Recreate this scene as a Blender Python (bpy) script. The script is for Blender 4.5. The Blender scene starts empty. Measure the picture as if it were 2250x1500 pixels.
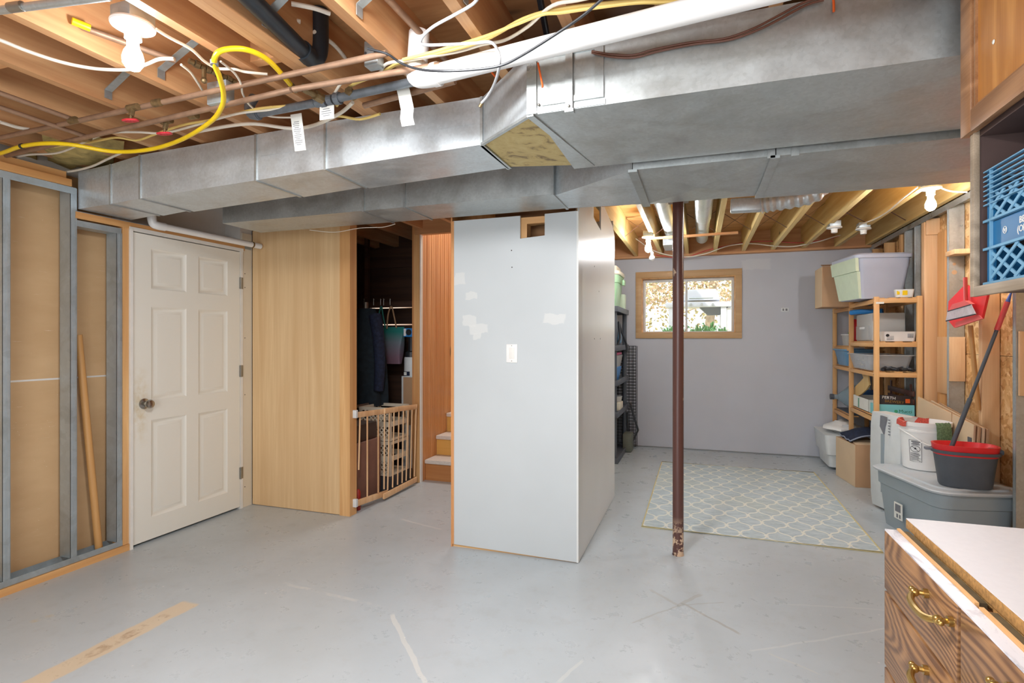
import bpy, bmesh, math, random
from mathutils import Vector, Matrix
random.seed(7)
PI = math.pi
C = bpy.context.scene.collection
sc = bpy.context.scene

# ------------------------------------------------------------ camera
FPX, CX, HY, CAMH = 1200.0, 1125.0, 745.0, 1.33
YAW = math.atan(412/1200)
cs, sn = math.cos(YAW), math.sin(YAW)
cam_d = bpy.data.cameras.new('camera'); cam = bpy.data.objects.new('camera', cam_d); C.objects.link(cam)
cam_d.sensor_width = 36; cam_d.lens = 36*FPX/2250
cam_d.shift_y = -5/2250
cam_d.clip_start = .03
cam.location = (0, 0, CAMH); cam.rotation_euler = (PI/2, 0, YAW)
sc.camera = cam
sc.cycles.max_bounces = 9
sc.cycles.caustics_reflective = False; sc.cycles.caustics_refractive = False

# ------------------------------------------------------------ world, lights, exposure
w = bpy.data.worlds.new('world'); sc.world = w; w.use_nodes = True
bg = w.node_tree.nodes['Background']; bg.inputs['Color'].default_value = (.86, .93, 1, 1); bg.inputs['Strength'].default_value = 1.9
sc.view_settings.view_transform = 'Standard'; sc.view_settings.look = 'None'
sc.view_settings.gamma = 1; sc.view_settings.use_curve_mapping = False
sc.view_settings.exposure = 0.5
def area(name, loc, rot, size, power, col=(1, 1, 1), sy=None):
    d = bpy.data.lights.new(name, 'AREA'); d.energy = power; d.color = col; d.size = size
    if sy: d.shape = 'RECTANGLE'; d.size_y = sy
    o = bpy.data.objects.new(name, d); C.objects.link(o); o.location = loc; o.rotation_euler = rot
    return o
sun_d = bpy.data.lights.new('sun', 'SUN'); sun_d.energy = 2.2; sun_d.angle = .01; sun_d.color = (1, .95, .85)
sun = bpy.data.objects.new('sun', sun_d); C.objects.link(sun); sun.rotation_euler = (math.radians(48), 0, math.radians(-35))
area('key_light_near', (-.85, 1.0, 2.335), (math.radians(14), 0, 0), .35, 38, (.97, .98, 1))  # unseen key light added under the joists, like a bounced flash
area('fill_behind_camera', (-.3, -1.3, 1.75), (math.radians(82), 0, math.radians(8)), 2.4, 42, (.92, .96, 1), 1.1)  # broad fill added behind the viewer to even out the room
area('bounce_floor_front', (-1.2, -.6, .5), (math.radians(150), 0, 0), 2.2, 26, (.92, .96, 1), 1.4)
area('stairwell_light', (-1.98, 5.6, 3.9), (0, 0, 0), .8, 34, (1, .97, .93))
area('closet_slit_fill', (-2.9, 6.2, 2.1), (math.radians(-60), 0, 0), .4, 14, (1, .9, .8))  # added light, no fixture: makes the slits between the closet boards glow
area('back_room_light', (.5, 4.5, 2.32), (0, 0, 0), .5, 8, (.9, .95, 1))
LBULB = 300

# ------------------------------------------------------------ helpers
def s2l(c):
    c = c/255.0
    return c/12.92 if c <= .04045 else ((c+.055)/1.055)**2.4
def rgb(r, g, b): return (s2l(r), s2l(g), s2l(b), 1)
def at(px, py, x=None, y=None, z=None):
    """point of the room seen from the tripod, on a plane of known depth"""
    u = (px-CX)/FPX; v = (HY-py)/FPX
    r = Vector((u*cs-sn, u*sn+cs, v))
    if z is not None: k = (z-CAMH)/r.z
    elif y is not None: k = y/r.y
    else: k = x/r.x
    return Vector((0, 0, CAMH))+r*k

class B:
    def __init__(s): s.bm = bmesh.new()
    def box(s, x0, x1, y0, y1, z0, z1, bev=0, m=None):
        r = bmesh.ops.create_cube(s.bm, size=1)
        vs = r['verts']
        bmesh.ops.scale(s.bm, vec=(abs(x1-x0), abs(y1-y0), abs(z1-z0)), verts=vs)
        bmesh.ops.translate(s.bm, vec=((x0+x1)/2, (y0+y1)/2, (z0+z1)/2), verts=vs)
        if bev:
            es = list({e for v in vs for e in v.link_edges})
            g = bmesh.ops.bevel(s.bm, geom=es, offset=bev, segments=2, affect='EDGES', profile=.5)
            vs = list({v for f in g['faces'] for v in f.verts} | {v for v in vs if v.is_valid})
        if m is not None: bmesh.ops.transform(s.bm, matrix=m, verts=vs)
        return s
    def beam(s, p0, p1, w_, h_, up=(0, 0, 1), bev=0):
        p0, p1 = Vector(p0), Vector(p1); d = p1-p0; L = d.length; d = d/L
        u = Vector(up); sd = d.cross(u).normalized(); u = sd.cross(d)
        m = Matrix((( d.x, sd.x, u.x, (p0.x+p1.x)/2), (d.y, sd.y, u.y, (p0.y+p1.y)/2), (d.z, sd.z, u.z, (p0.z+p1.z)/2), (0, 0, 0, 1)))
        return s.box(-L/2, L/2, -w_/2, w_/2, -h_/2, h_/2, bev, m)
    def cyl(s, p0, p1, r0, r1=None, seg=16, caps=True):
        r1 = r0 if r1 is None else r1
        p0, p1 = Vector(p0), Vector(p1); d = p1-p0; L = d.length
        q = d.to_track_quat('Z', 'Y').to_matrix().to_4x4()
        q.translation = (p0+p1)/2
        bmesh.ops.create_cone(s.bm, cap_ends=caps, segments=seg, radius1=r0, radius2=r1, depth=L, matrix=q)
        return s
    def tube(s, pts, r, seg=8, sub=5, closed=False):
        P = [Vector(p) for p in pts]; n = len(P)
        if sub > 1 and n > 2:
            Q = []
            rng = n if closed else n-1
            for i in range(rng):
                if closed: a, b, c_, d = P[i-1], P[i], P[(i+1) % n], P[(i+2) % n]
                else: a, b, c_, d = P[max(i-1, 0)], P[i], P[i+1], P[min(i+2, n-1)]
                for k in range(sub):
                    t = k/sub
                    Q.append(.5*((2*b)+(c_-a)*t+(2*a-5*b+4*c_-d)*t*t+(3*b-a-3*c_+d)*t**3))
            if not closed: Q.append(P[-1])
            P = Q
        rings = []; up = Vector((0, 0, 1)); n = len(P); prev = None
        for i, p in enumerate(P):
            if closed: t = (P[(i+1) % n]-P[i-1]).normalized()
            else: t = (P[min(i+1, n-1)]-P[max(i-1, 0)]).normalized()
            if prev is None:
                a = t.cross(up)
                if a.length < .1: a = t.cross(Vector((1, 0, 0)))
            else: a = prev-t*prev.dot(t)
            a.normalize(); b = t.cross(a); prev = a
            rr = r(i/(n-1)) if callable(r) else r
            rings.append([s.bm.verts.new(p+(a*math.cos(2*PI*k/seg)+b*math.sin(2*PI*k/seg))*rr) for k in range(seg)])
        m = n if closed else n-1
        for i in range(m):
            A, D = rings[i], rings[(i+1) % n]
            for k in range(seg): s.bm.faces.new((A[k], A[(k+1) % seg], D[(k+1) % seg], D[k]))
        if not closed:
            s.bm.faces.new(rings[0][::-1]); s.bm.faces.new(rings[-1])
        return s
    def lathe(s, c, prof, seg=24, sx=1, sy=1, m=None):
        rings = []; c = Vector(c)
        for r, z in prof:
            rings.append([s.bm.verts.new(c+Vector((max(r, 1e-4)*math.cos(2*PI*k/seg)*sx, max(r, 1e-4)*math.sin(2*PI*k/seg)*sy, z))) for k in range(seg)])
        for A, D in zip(rings, rings[1:]):
            for k in range(seg): s.bm.faces.new((A[k], A[(k+1) % seg], D[(k+1) % seg], D[k]))
        if m is not None: bmesh.ops.transform(s.bm, matrix=m, verts=[v for r in rings for v in r])
        return s
    def loft(s, loops, cap0=True, cap1=True):
        R = [[s.bm.verts.new(Vector(p)) for p in L] for L in loops]; n = len(R[0])
        for A, D in zip(R, R[1:]):
            for k in range(n): s.bm.faces.new((A[k], A[(k+1) % n], D[(k+1) % n], D[k]))
        if cap0: s.bm.faces.new(R[0][::-1])
        if cap1: s.bm.faces.new(R[-1])
        return s
    def hexa(s, lo, hi): return s.loft([lo, hi])
    def prism(s, poly, d):
        d = Vector(d); return s.loft([[Vector(p) for p in poly], [Vector(p)+d for p in poly]])
    def face(s, pts):
        s.bm.faces.new([s.bm.verts.new(Vector(p)) for p in pts]); return s
    def sphere(s, c, r, sx=1, sy=1, sz=1, seg=16):
        m = Matrix.Translation(Vector(c)) @ Matrix.Diagonal((sx, sy, sz, 1))
        bmesh.ops.create_uvsphere(s.bm, u_segments=seg, v_segments=max(6, seg//2), radius=r, matrix=m); return s
    def xf(s, m): bmesh.ops.transform(s.bm, matrix=m, verts=s.bm.verts[:]); return s
def rrect(cx, cy, w_, d_, r, z, n=4):
    out = []
    for sx, sy, a0 in ((1, 1, 0), (-1, 1, 90), (-1, -1, 180), (1, -1, 270)):
        for k in range(n+1):
            a = math.radians(a0+90*k/n)
            out.append(Vector((cx+sx*(w_/2-r)+r*math.cos(a), cy+sy*(d_/2-r)+r*math.sin(a), z)))
    return out
def rotz(a, c): c = Vector(c); return Matrix.Translation(c) @ Matrix.Rotation(a, 4, 'Z') @ Matrix.Translation(-c)
ORG = {}
def obj(name, b, mat, parent=None, label=None, smooth=35, org=None):
    me = bpy.data.meshes.new(name)
    bmesh.ops.recalc_face_normals(b.bm, faces=b.bm.faces[:])
    if parent is not None: o0 = ORG[parent.name]
    elif org is not None: o0 = Vector(org)
    else:
        vs = b.bm.verts
        xs = [v.co.x for v in vs]; ys = [v.co.y for v in vs]; zs = [v.co.z for v in vs]
        o0 = Vector(((min(xs)+max(xs))/2, (min(ys)+max(ys))/2, min(zs)))
    bmesh.ops.translate(b.bm, vec=-o0, verts=b.bm.verts[:])
    b.bm.to_mesh(me); b.bm.free()
    me.polygons.foreach_set('use_smooth', [True]*len(me.polygons)); me.set_sharp_from_angle(angle=math.radians(smooth))
    me.materials.append(mat)
    o = bpy.data.objects.new(name, me); C.objects.link(o)
    if parent is not None: o.parent = parent
    else: o.location = o0
    ORG[o.name] = o0.copy()
    if label: o['label'] = label
    return o
def thing(name, label, cat, loc, group=None):
    o = bpy.data.objects.new(name, None); o.empty_display_size = .05; C.objects.link(o); o.location = loc
    ORG[o.name] = Vector(loc); o['label'] = label; o['category'] = cat
    if group: o['group'] = group
    return o
def tag(o, label, cat, group=None):
    o['label'] = label; o['category'] = cat
    if group: o['group'] = group
    return o
def struct(name, b, mat, org=None, label=None, cat=None):
    o = obj(name, b, mat, org=org); o['kind'] = 'structure'
    o['label'] = label or name.replace('_', ' '); o['category'] = cat or name.split('_')[0]
    return o
def text(name, s, size, mat, parent, m, depth=.0006, sx=1):
    cu = bpy.data.curves.new(name, 'FONT'); cu.body = s; cu.size = size; cu.extrude = depth; cu.resolution_u = 2
    cu.align_x = 'CENTER'; cu.align_y = 'CENTER'
    t = bpy.data.objects.new(name, cu); C.objects.link(t)
    dg = bpy.context.evaluated_depsgraph_get()
    me = bpy.data.meshes.new_from_object(t.evaluated_get(dg)); bpy.data.objects.remove(t)
    bm = bmesh.new(); bm.from_mesh(me); b = B(); b.bm.free(); b.bm = bm
    b.xf(m @ Matrix.Diagonal((sx, 1, 1, 1)))
    return obj(name, b, mat, parent)
def facing(p, xdir, ydir):
    """frame whose local x,y axes lie along xdir,ydir at p"""
    x = Vector(xdir).normalized(); y = Vector(ydir).normalized(); z = x.cross(y)
    p = Vector(p)
    return Matrix(((x.x, y.x, z.x, p.x), (x.y, y.y, z.y, p.y), (x.z, y.z, z.z, p.z), (0, 0, 0, 1)))

# ------------------------------------------------------------ materials
class NT:
    def __init__(s, name):
        s.m = bpy.data.materials.new(name); s.m.use_nodes = True; s.t = s.m.node_tree
        s.b = s.t.nodes['Principled BSDF']; s.co = None
    def n(s, t, **k):
        q = s.t.nodes.new(t)
        for a, v in k.items(): setattr(q, a, v)
        return q
    def l(s, a, b): s.t.links.new(a, b)
    def coord(s, scale=(1, 1, 1), loc=(0, 0, 0), rot=(0, 0, 0), src='Object'):
        if s.co is None: s.co = s.n('ShaderNodeTexCoord')
        mp = s.n('ShaderNodeMapping'); mp.inputs['Scale'].default_value = scale; mp.inputs['Location'].default_value = loc; mp.inputs['Rotation'].default_value = rot
        s.l(s.co.outputs[src], mp.inputs['Vector']); return mp.outputs['Vector']
    def noise(s, v, scale=5, detail=3, rough=.55, dist=0):
        q = s.n('ShaderNodeTexNoise'); q.inputs['Scale'].default_value = scale; q.inputs['Detail'].default_value = detail
        q.inputs['Roughness'].default_value = rough; q.inputs['Distortion'].default_value = dist
        s.l(v, q.inputs['Vector']); return q.outputs['Fac']
    def vor(s, v, scale=5, out='Color'):
        q = s.n('ShaderNodeTexVoronoi'); q.inputs['Scale'].default_value = scale; s.l(v, q.inputs['Vector']); return q.outputs[out]
    def ramp(s, f, stops):
        q = s.n('ShaderNodeValToRGB'); e = q.color_ramp.elements
        while len(e) < len(stops): e.new(.5)
        for el, (p, c) in zip(e, stops):
            el.position = p; el.color = c if len(c) == 4 else (*c, 1)
        s.l(f, q.inputs['Fac']); return q.outputs['Color']
    def mr(s, f, a, b, c=0, d=1):
        q = s.n('ShaderNodeMapRange'); q.inputs[1].default_value = a; q.inputs[2].default_value = b; q.inputs[3].default_value = c; q.inputs[4].default_value = d
        s.l(f, q.inputs[0]); return q.outputs[0]
    def math(s, op, a, b=0):
        q = s.n('ShaderNodeMath', operation=op)
        for i, v in enumerate((a, b)):
            if isinstance(v, (int, float)): q.inputs[i].default_value = v
            else: s.l(v, q.inputs[i])
        return q.outputs[0]
    def mix(s, f, a, b, mode='MIX'):
        q = s.n('ShaderNodeMix', data_type='RGBA', blend_type=mode)
        for i, v in ((0, f), (6, a), (7, b)):
            if isinstance(v, (int, float)): q.inputs[i].default_value = v
            elif isinstance(v, tuple): q.inputs[i].default_value = v
            else: s.l(v, q.inputs[i])
        return q.outputs[2]
    def col(s, c):
        if isinstance(c, tuple): s.b.inputs['Base Color'].default_value = c
        else: s.l(c, s.b.inputs['Base Color'])
    def set(s, rough=.6, metal=0, **k):
        s.b.inputs['Roughness'].default_value = rough; s.b.inputs['Metallic'].default_value = metal
        for a, v in k.items(): s.b.inputs[a.replace('_', ' ')].default_value = v
        return s
    def bump(s, h, strength=.3, dist=.002):
        q = s.n('ShaderNodeBump'); q.inputs['Strength'].default_value = strength; q.inputs['Distance'].default_value = dist
        s.l(h, q.inputs['Height']); s.l(q.outputs[0], s.b.inputs['Normal'])

def plain(name, c, rough=.5, metal=0, var=.06, scale=12, **k):
    t = NT(name); t.set(rough, metal, **k); v = t.noise(t.coord(), scale, 4)
    d = tuple(x*(1-var*2) for x in c[:3])+(1,)
    t.col(t.ramp(v, [(.35, d), (.65, c)])); return t.m
def wood(name, c1, c2, c3=None, axis=1, rough=.55, fine=28, knots=True, stretch=.06):
    t = NT(name); t.set(rough)
    sc_ = [1, 1, 1]; sc_[axis] = stretch
    v = t.coord(tuple(sc_))
    g = t.noise(v, fine, 5, .6, .6)
    g2 = t.noise(t.coord(tuple(sc_)), fine*.22, 3, .5, 1.2)
    a = t.ramp(g, [(.3, c1), (.7, c2)])
    a = t.mix(t.mr(g2, .35, .7), a, c3 or c1)
    if knots:
        s3 = [1, 1, 1]; s3[axis] = .35
        k = t.vor(t.coord(tuple(s3)), 3.3, 'Distance')
        a = t.mix(t.mr(k, .035, .075, 1, 0), a, tuple(x*.4 for x in c1[:3])+(1,))
    t.col(a); t.bump(g, .15, .001); return t.m
def galv(name, c=(168, 170, 168), rough=.42, metal=.62, scale=60, dark=.8):
    t = NT(name); t.set(rough, metal)
    s = t.vor(t.coord(), scale); n = t.noise(t.coord(), 7, 5, .6)
    a = rgb(*c); d = tuple(x*dark for x in a[:3])+(1,)
    bw = t.n('ShaderNodeRGBToBW'); t.l(s, bw.inputs[0])
    f = t.math('ADD', t.math('MULTIPLY', bw.outputs[0], .3), t.math('MULTIPLY', n, .75))
    st_ = t.noise(t.coord((1, 1.4, 1.4)), 2.6, 6, .7, .5); br_ = tuple(x*k_ for x, k_ in zip(a[:3], (.60, .56, .50)))+(1,)
    cc_ = t.mix(t.mr(st_, .5, .72, 0, .6), t.ramp(f, [(.3, d), (.75, a)]), br_)
    t.col(cc_); t.l(t.mr(n, .3, .7, rough-.08, rough+.12), t.b.inputs['Roughness']); return t.m

M = {}
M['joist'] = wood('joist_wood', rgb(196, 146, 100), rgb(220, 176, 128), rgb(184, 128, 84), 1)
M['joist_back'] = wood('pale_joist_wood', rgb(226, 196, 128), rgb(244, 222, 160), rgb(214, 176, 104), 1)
M['joist_x'] = wood('ledger_wood', rgb(196, 140, 92), rgb(222, 170, 120), None, 0)
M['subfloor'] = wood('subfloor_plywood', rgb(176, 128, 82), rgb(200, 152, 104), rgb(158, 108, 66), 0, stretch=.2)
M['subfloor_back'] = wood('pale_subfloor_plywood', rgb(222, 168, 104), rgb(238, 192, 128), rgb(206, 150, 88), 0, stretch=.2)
M['pine_z'] = wood('pine_upright', rgb(218, 168, 110), rgb(238, 194, 136), rgb(206, 150, 94), 2)
M['pine_y'] = wood('pine_along', rgb(214, 162, 102), rgb(236, 188, 128), rgb(200, 142, 84), 1)
M['pine_x'] = wood('pine_across', rgb(218, 168, 110), rgb(238, 194, 136), rgb(206, 150, 94), 0)
M['stud_z'] = wood('pale_stud_wood', rgb(226, 184, 138), rgb(244, 210, 166), rgb(214, 166, 118), 2)
M['veneer'] = wood('birch_veneer', rgb(222, 186, 138), rgb(234, 202, 156), rgb(216, 178, 130), 2, .4, 60, False, .03)
M['bead'] = wood('varnished_pine', rgb(208, 146, 92), rgb(226, 168, 114), rgb(194, 128, 74), 2, .35)
M['stringer'] = wood('stair_board_brown', rgb(172, 112, 62), rgb(200, 140, 84), None, 0, .5)
M['riser'] = wood('golden_riser', rgb(214, 160, 78), rgb(228, 178, 98), None, 0, .5, 20, False)
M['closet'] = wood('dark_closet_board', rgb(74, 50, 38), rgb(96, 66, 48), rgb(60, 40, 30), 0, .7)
M['galv'] = galv('galvanized_duct', (216, 224, 228), .36, .5, 90)
M['galv2'] = galv('dull_galvanized_duct', (196, 202, 202), .42, .65, 90)
M['galv_stud'] = galv('galvanized_stud', (190, 202, 208), .38, .6, 25)
M['strap'] = galv('bright_strap', (196, 202, 202), .35, .7, 80)
M['copper'] = plain('old_copper', rgb(160, 128, 104), .5, .35, .12, 20)
M['brass'] = plain('brass', rgb(196, 160, 92), .28, .9, .1, 30)
M['brass_old'] = plain('tarnished_brass', rgb(150, 128, 92), .45, .7, .2, 40)
M['iron'] = plain('black_iron_pipe', rgb(122, 130, 138), .4, .4, .15, 20)
M['abs'] = plain('black_abs', rgb(34, 40, 46), .38, 0, .1, 10)
M['pvc'] = plain('white_pvc', rgb(240, 240, 238), .35, 0, .02, 3)
M['romex_w'] = plain('white_cable', rgb(232, 224, 208), .5, 0, .05)
M['romex_y'] = plain('yellow_cable', rgb(232, 204, 122), .5, 0, .05)
M['romex_r'] = plain('red_cable', rgb(200, 80, 70), .5, 0, .05)
M['gas_y'] = plain('yellow_gas_hose', rgb(246, 208, 30), .35, 0, .05)
M['coax_k'] = plain('black_coax', rgb(40, 42, 46), .45)
M['coax_g'] = plain('grey_cable', rgb(176, 178, 180), .45)
M['wire_b'] = plain('brown_wire', rgb(110, 70, 54), .5)
M['orange'] = plain('orange_tie', rgb(236, 104, 40), .5)
M['redv'] = plain('red_valve_paint', rgb(206, 50, 62), .4)
M['porcelain'] = plain('white_porcelain', rgb(244, 244, 240), .3, 0, .02)
M['chrome'] = plain('satin_nickel', rgb(176, 172, 164), .25, .95, .05)
M['hinge'] = plain('hinge_metal', rgb(160, 158, 150), .35, .8)
M['nail'] = plain('dark_nail', rgb(60, 56, 54), .6)
M['black'] = plain('black_plastic', rgb(40, 42, 46), .45)
M['darkgrey'] = plain('dark_grey_plastic', rgb(82, 88, 96), .5)
M['shelfgrey'] = plain('charcoal_plastic', rgb(92, 96, 104), .55)
M['white'] = plain('white_plastic', rgb(240, 240, 238), .4, 0, .02)
M['offwhite'] = plain('offwhite_plastic', rgb(222, 226, 226), .45, 0, .03)
M['red'] = plain('red_plastic', rgb(226, 44, 48), .35, 0, .04)
M['redlt'] = plain('faded_red_plastic', rgb(232, 96, 96), .45, 0, .04)
M['blue'] = plain('blue_plastic', rgb(52, 140, 214), .35, 0, .05)
M['bluebin'] = plain('steel_blue_bin', rgb(104, 150, 186), .4, 0, .05)
M['crate'] = plain('milk_crate_blue', rgb(30, 106, 156), .4, 0, .06)
M['crate_lt'] = plain('milk_crate_worn_edge', rgb(112, 164, 196), .5, 0, .06)
M['cratecream'] = plain('cream_crate', rgb(226, 216, 196), .5, 0, .05)
M['totegreen'] = plain('sage_tote', rgb(160, 200, 160), .4, 0, .03)
M['totecream'] = plain('cream_lid', rgb(228, 220, 198), .45, 0, .03)
M['totegrey'] = plain('grey_tote', rgb(150, 162, 168), .45, 0, .03, 4)
M['totelid'] = plain('pale_grey_lid', rgb(196, 202, 206), .4, 0, .03, 4)
M['bigtote'] = plain('lavender_grey_tote', rgb(182, 190, 208), .4, 0, .03, 4)
M['kraft'] = plain('cardboard', rgb(190, 152, 116), .8, 0, .06, 3)
M['kraftlt'] = plain('pale_cardboard', rgb(222, 196, 162), .8, 0, .04, 3)
M['paper'] = plain('paper_tag', rgb(232, 232, 224), .7, 0, .04)
M['ink'] = plain('print_ink', rgb(44, 44, 52), .7)
M['inkgrey'] = plain('faint_print', rgb(120, 122, 128), .7)
M['inkwhite'] = plain('white_print', rgb(236, 232, 224), .7)
M['teal'] = plain('teal_carton', rgb(128, 206, 212), .6, 0, .03)
M['boxblack'] = plain('black_carton', rgb(44, 34, 34), .6)
M['navy'] = plain('navy_cloth', rgb(32, 44, 72), .85, 0, .25, 40)
M['jacket'] = plain('dark_jacket_cloth', rgb(30, 44, 54), .9, 0, .2, 20)
M['jackettan'] = plain('tan_lining_cloth', rgb(74, 60, 48), .9, 0, .1, 20)
M['redcloth'] = plain('red_terry_cloth', rgb(226, 96, 80), .95, 0, .22, 150)
M['greencloth'] = plain('green_rag', rgb(122, 150, 112), .95, 0, .25, 90)
M['palered'] = plain('dustpan_inner_red', rgb(214, 32, 44), .4)
M['mint'] = plain('mint_lid', rgb(206, 222, 196), .45, 0, .03)
M['greenobj'] = plain('bright_green_plastic', rgb(60, 190, 90), .4)
M['yellowobj'] = plain('yellow_cloth', rgb(220, 204, 60), .6)
M['magenta'] = plain('magenta_plastic', rgb(204, 56, 110), .4)
M['counter'] = plain('white_laminate', rgb(226, 223, 224), .45, 0, .015, 60)
M['particle'] = plain('particle_board', rgb(196, 148, 86), .8, 0, .2, 140)
M['bulb_off'] = plain('frosted_bulb', rgb(250, 250, 248), .3, 0, .01)
M['steel_black'] = plain('black_wire', rgb(44, 44, 46), .4, .3)
M['bbq'] = plain('pale_enamel', rgb(222, 226, 236), .35, .1, .02)
M['bbq_dark'] = plain('grill_dark', rgb(110, 120, 132), .5)
M['leafy'] = plain('bright_leaf', rgb(110, 190, 96), .6, 0, .25, 6)
M['foliage'] = plain('autumn_foliage', rgb(222, 210, 150), .7, 0, .3, 3)
M['foliage2'] = plain('rust_foliage', rgb(228, 196, 160), .7, 0, .25, 3)
M['bark'] = plain('bark', rgb(196, 178, 152), .9, 0, .2, 8)
M['soil'] = plain('yard_ground', rgb(206, 194, 150), .95, 0, .2, 4)
M['foam'] = plain('fibreglass_batt', rgb(206, 184, 118), .9, 0, .22, 14)
M['tile_white'] = plain('stair_carpet_nosing', rgb(218, 208, 198), .7, 0, .05, 90)
M['handlewood'] = wood('broom_handle_wood', rgb(196, 146, 88), rgb(212, 164, 104), None, 2, .45, 30, False)
M['duckwood'] = wood('cutout_wood', rgb(206, 172, 112), rgb(218, 186, 126), None, 2, .6, 30, False)
M['darkwood'] = wood('dark_slat_wood', rgb(88, 54, 44), rgb(104, 66, 54), None, 0, .4, 20, False)

def glassy(name, c, rough=.12, trans=.85, alpha=1):
    t = NT(name); t.set(rough, 0); t.b.inputs['Transmission Weight'].default_value = trans; t.b.inputs['IOR'].default_value = 1.3
    t.b.inputs['Alpha'].default_value = alpha; t.col(c); return t.m
M['clear'] = glassy('clear_plastic', (.9, .92, .93, 1), .15, .3, .42)
M['frost'] = glassy('frosted_plastic', (.8, .8, .77, 1), .35, .3, .75)
M['jug'] = glassy('blue_jug_plastic', (.45, .62, .72, 1), .1, .4, .6)
M['pane'] = glassy('window_glass', (1, 1, 1, 1), .02, 0, .06)
def emit(name, c, s):
    t = NT(name); t.b.inputs['Emission Color'].default_value = c; t.b.inputs['Emission Strength'].default_value = s; t.col(c); return t.m
M['bulb_on'] = emit('lit_bulb', (.97, .98, 1, 1), LBULB)
M['bulb_near'] = emit('near_lit_bulb', (.97, .98, 1, 1), LBULB*.3)

# birch/oak for kitchen units: cathedral grain
def oak(name, c1, c2, axis=1, rough=.38, sc1=9):
    t = NT(name); t.set(rough)
    s = [1, 1, 1]; s[axis] = .16
    v = t.coord(tuple(s))
    n = t.noise(v, 4.2, 2, .5, .4)
    rings = t.math('SINE', t.math('MULTIPLY', n, sc1*13.0))
    s2 = [1, 1, 1]; s2[axis] = .02
    pores = t.noise(t.coord(tuple(s2)), 260, 2, .6)
    f = t.math('ADD', t.math('ADD', t.math('MULTIPLY', rings, .22), .12), t.math('MULTIPLY', pores, .7))
    t.col(t.ramp(f, [(.2, c1), (.75, c2)])); t.bump(pores, .15, .0006); return t.m
M['oak'] = oak('oak_drawer_front', rgb(104, 70, 46), rgb(166, 122, 80), 1, .38, 22)
M['oak_z'] = oak('oak_door_panel', rgb(172, 112, 52), rgb(200, 140, 74), 2, .35, 6)
M['oak_frame'] = oak('oak_rail', rgb(140, 98, 64), rgb(170, 126, 88), 1, .4, 5)
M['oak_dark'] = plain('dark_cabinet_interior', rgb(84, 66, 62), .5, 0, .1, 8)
M['oak_edge'] = oak('grey_oak_edge', rgb(140, 124, 104), rgb(172, 154, 132), 1, .5, 5)

# OSB
t = NT('osb_board'); t.set(.6)
q = t.n('ShaderNodeTexVoronoi'); q.inputs['Scale'].default_value = 26; q.inputs['Randomness'].default_value = 1
nz = t.n('ShaderNodeTexNoise'); nz.inputs['Scale'].default_value = 9; t.l(t.coord((1, 1, 1)), nz.inputs['Vector'])
mv = t.mix(.25, t.coord((1, .55, 1.5), rot=(.5, 0, .2)), nz.outputs['Color']); t.l(mv, q.inputs['Vector'])
bw = t.n('ShaderNodeRGBToBW'); t.l(q.outputs['Color'], bw.inputs[0])
f = t.math('ADD', t.math('MULTIPLY', bw.outputs[0], .7), t.math('MULTIPLY', t.noise(t.coord((1, 1, .2)), 60, 3), .4))
t.col(t.ramp(f, [(.2, rgb(172, 118, 64)), (.5, rgb(214, 166, 108)), (.85, rgb(240, 204, 152))])); t.bump(bw.outputs[0], .3, .001); M['osb'] = t.m

# brown paper-faced board of the left partition: scuffs and pinpricks
t = NT('paper_faced_board'); t.set(.62)
a = t.ramp(t.noise(t.coord((1, .35, 1)), 5, 5, .6), [(.3, rgb(204, 168, 124)), (.7, rgb(218, 184, 140))])
sc1 = t.noise(t.coord((1, .5, 6)), 13, 6, .75)
a = t.mix(t.mr(sc1, .64, .76), a, rgb(240, 226, 202))
sp = t.vor(t.coord(), 42, 'Distance'); a = t.mix(t.math('MULTIPLY', t.mr(sp, .03, .07, 1, 0), t.mr(t.noise(t.coord(), 2.2, 2), .5, .6)), a, rgb(246, 234, 214))
t.col(a); M['paperboard'] = t.m

# painted panels of the centre enclosure with filler patches
def painted(name, c, patches, c2, rough=.32):
    t = NT(name); t.set(rough)
    a = t.ramp(t.noise(t.coord(), 1.3, 3), [(.35, tuple(x*.94 for x in c[:3])+(1,)), (.65, c)])
    v = t.coord(src='Object'); sp_ = t.n('ShaderNodeSeparateXYZ')
    nzz = t.n('ShaderNodeTexNoise'); nzz.inputs['Scale'].default_value = 14; t.l(v, nzz.inputs['Vector'])
    vm = t.n('ShaderNodeVectorMath', operation='MULTIPLY_ADD'); t.l(nzz.outputs['Color'], vm.inputs[0]); vm.inputs[1].default_value = (.05, .05, .05); t.l(v, vm.inputs[2])
    t.l(vm.outputs[0], sp_.inputs[0])
    for (px, pz, rx, rz) in patches:
        dx = t.math('ABSOLUTE', t.math('SUBTRACT', sp_.outputs[0], px+.025)); dz = t.math('ABSOLUTE', t.math('SUBTRACT', sp_.outputs[2], pz+.025))
        m_ = t.math('MAXIMUM', t.math('DIVIDE', dx, rx), t.math('DIVIDE', dz, rz))
        a = t.mix(t.mr(m_, .9, 1.05, .75, 0), a, c2)
    t.col(a); t.bump(t.noise(t.coord(), 120, 2), .05, .0005); return t.m
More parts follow.
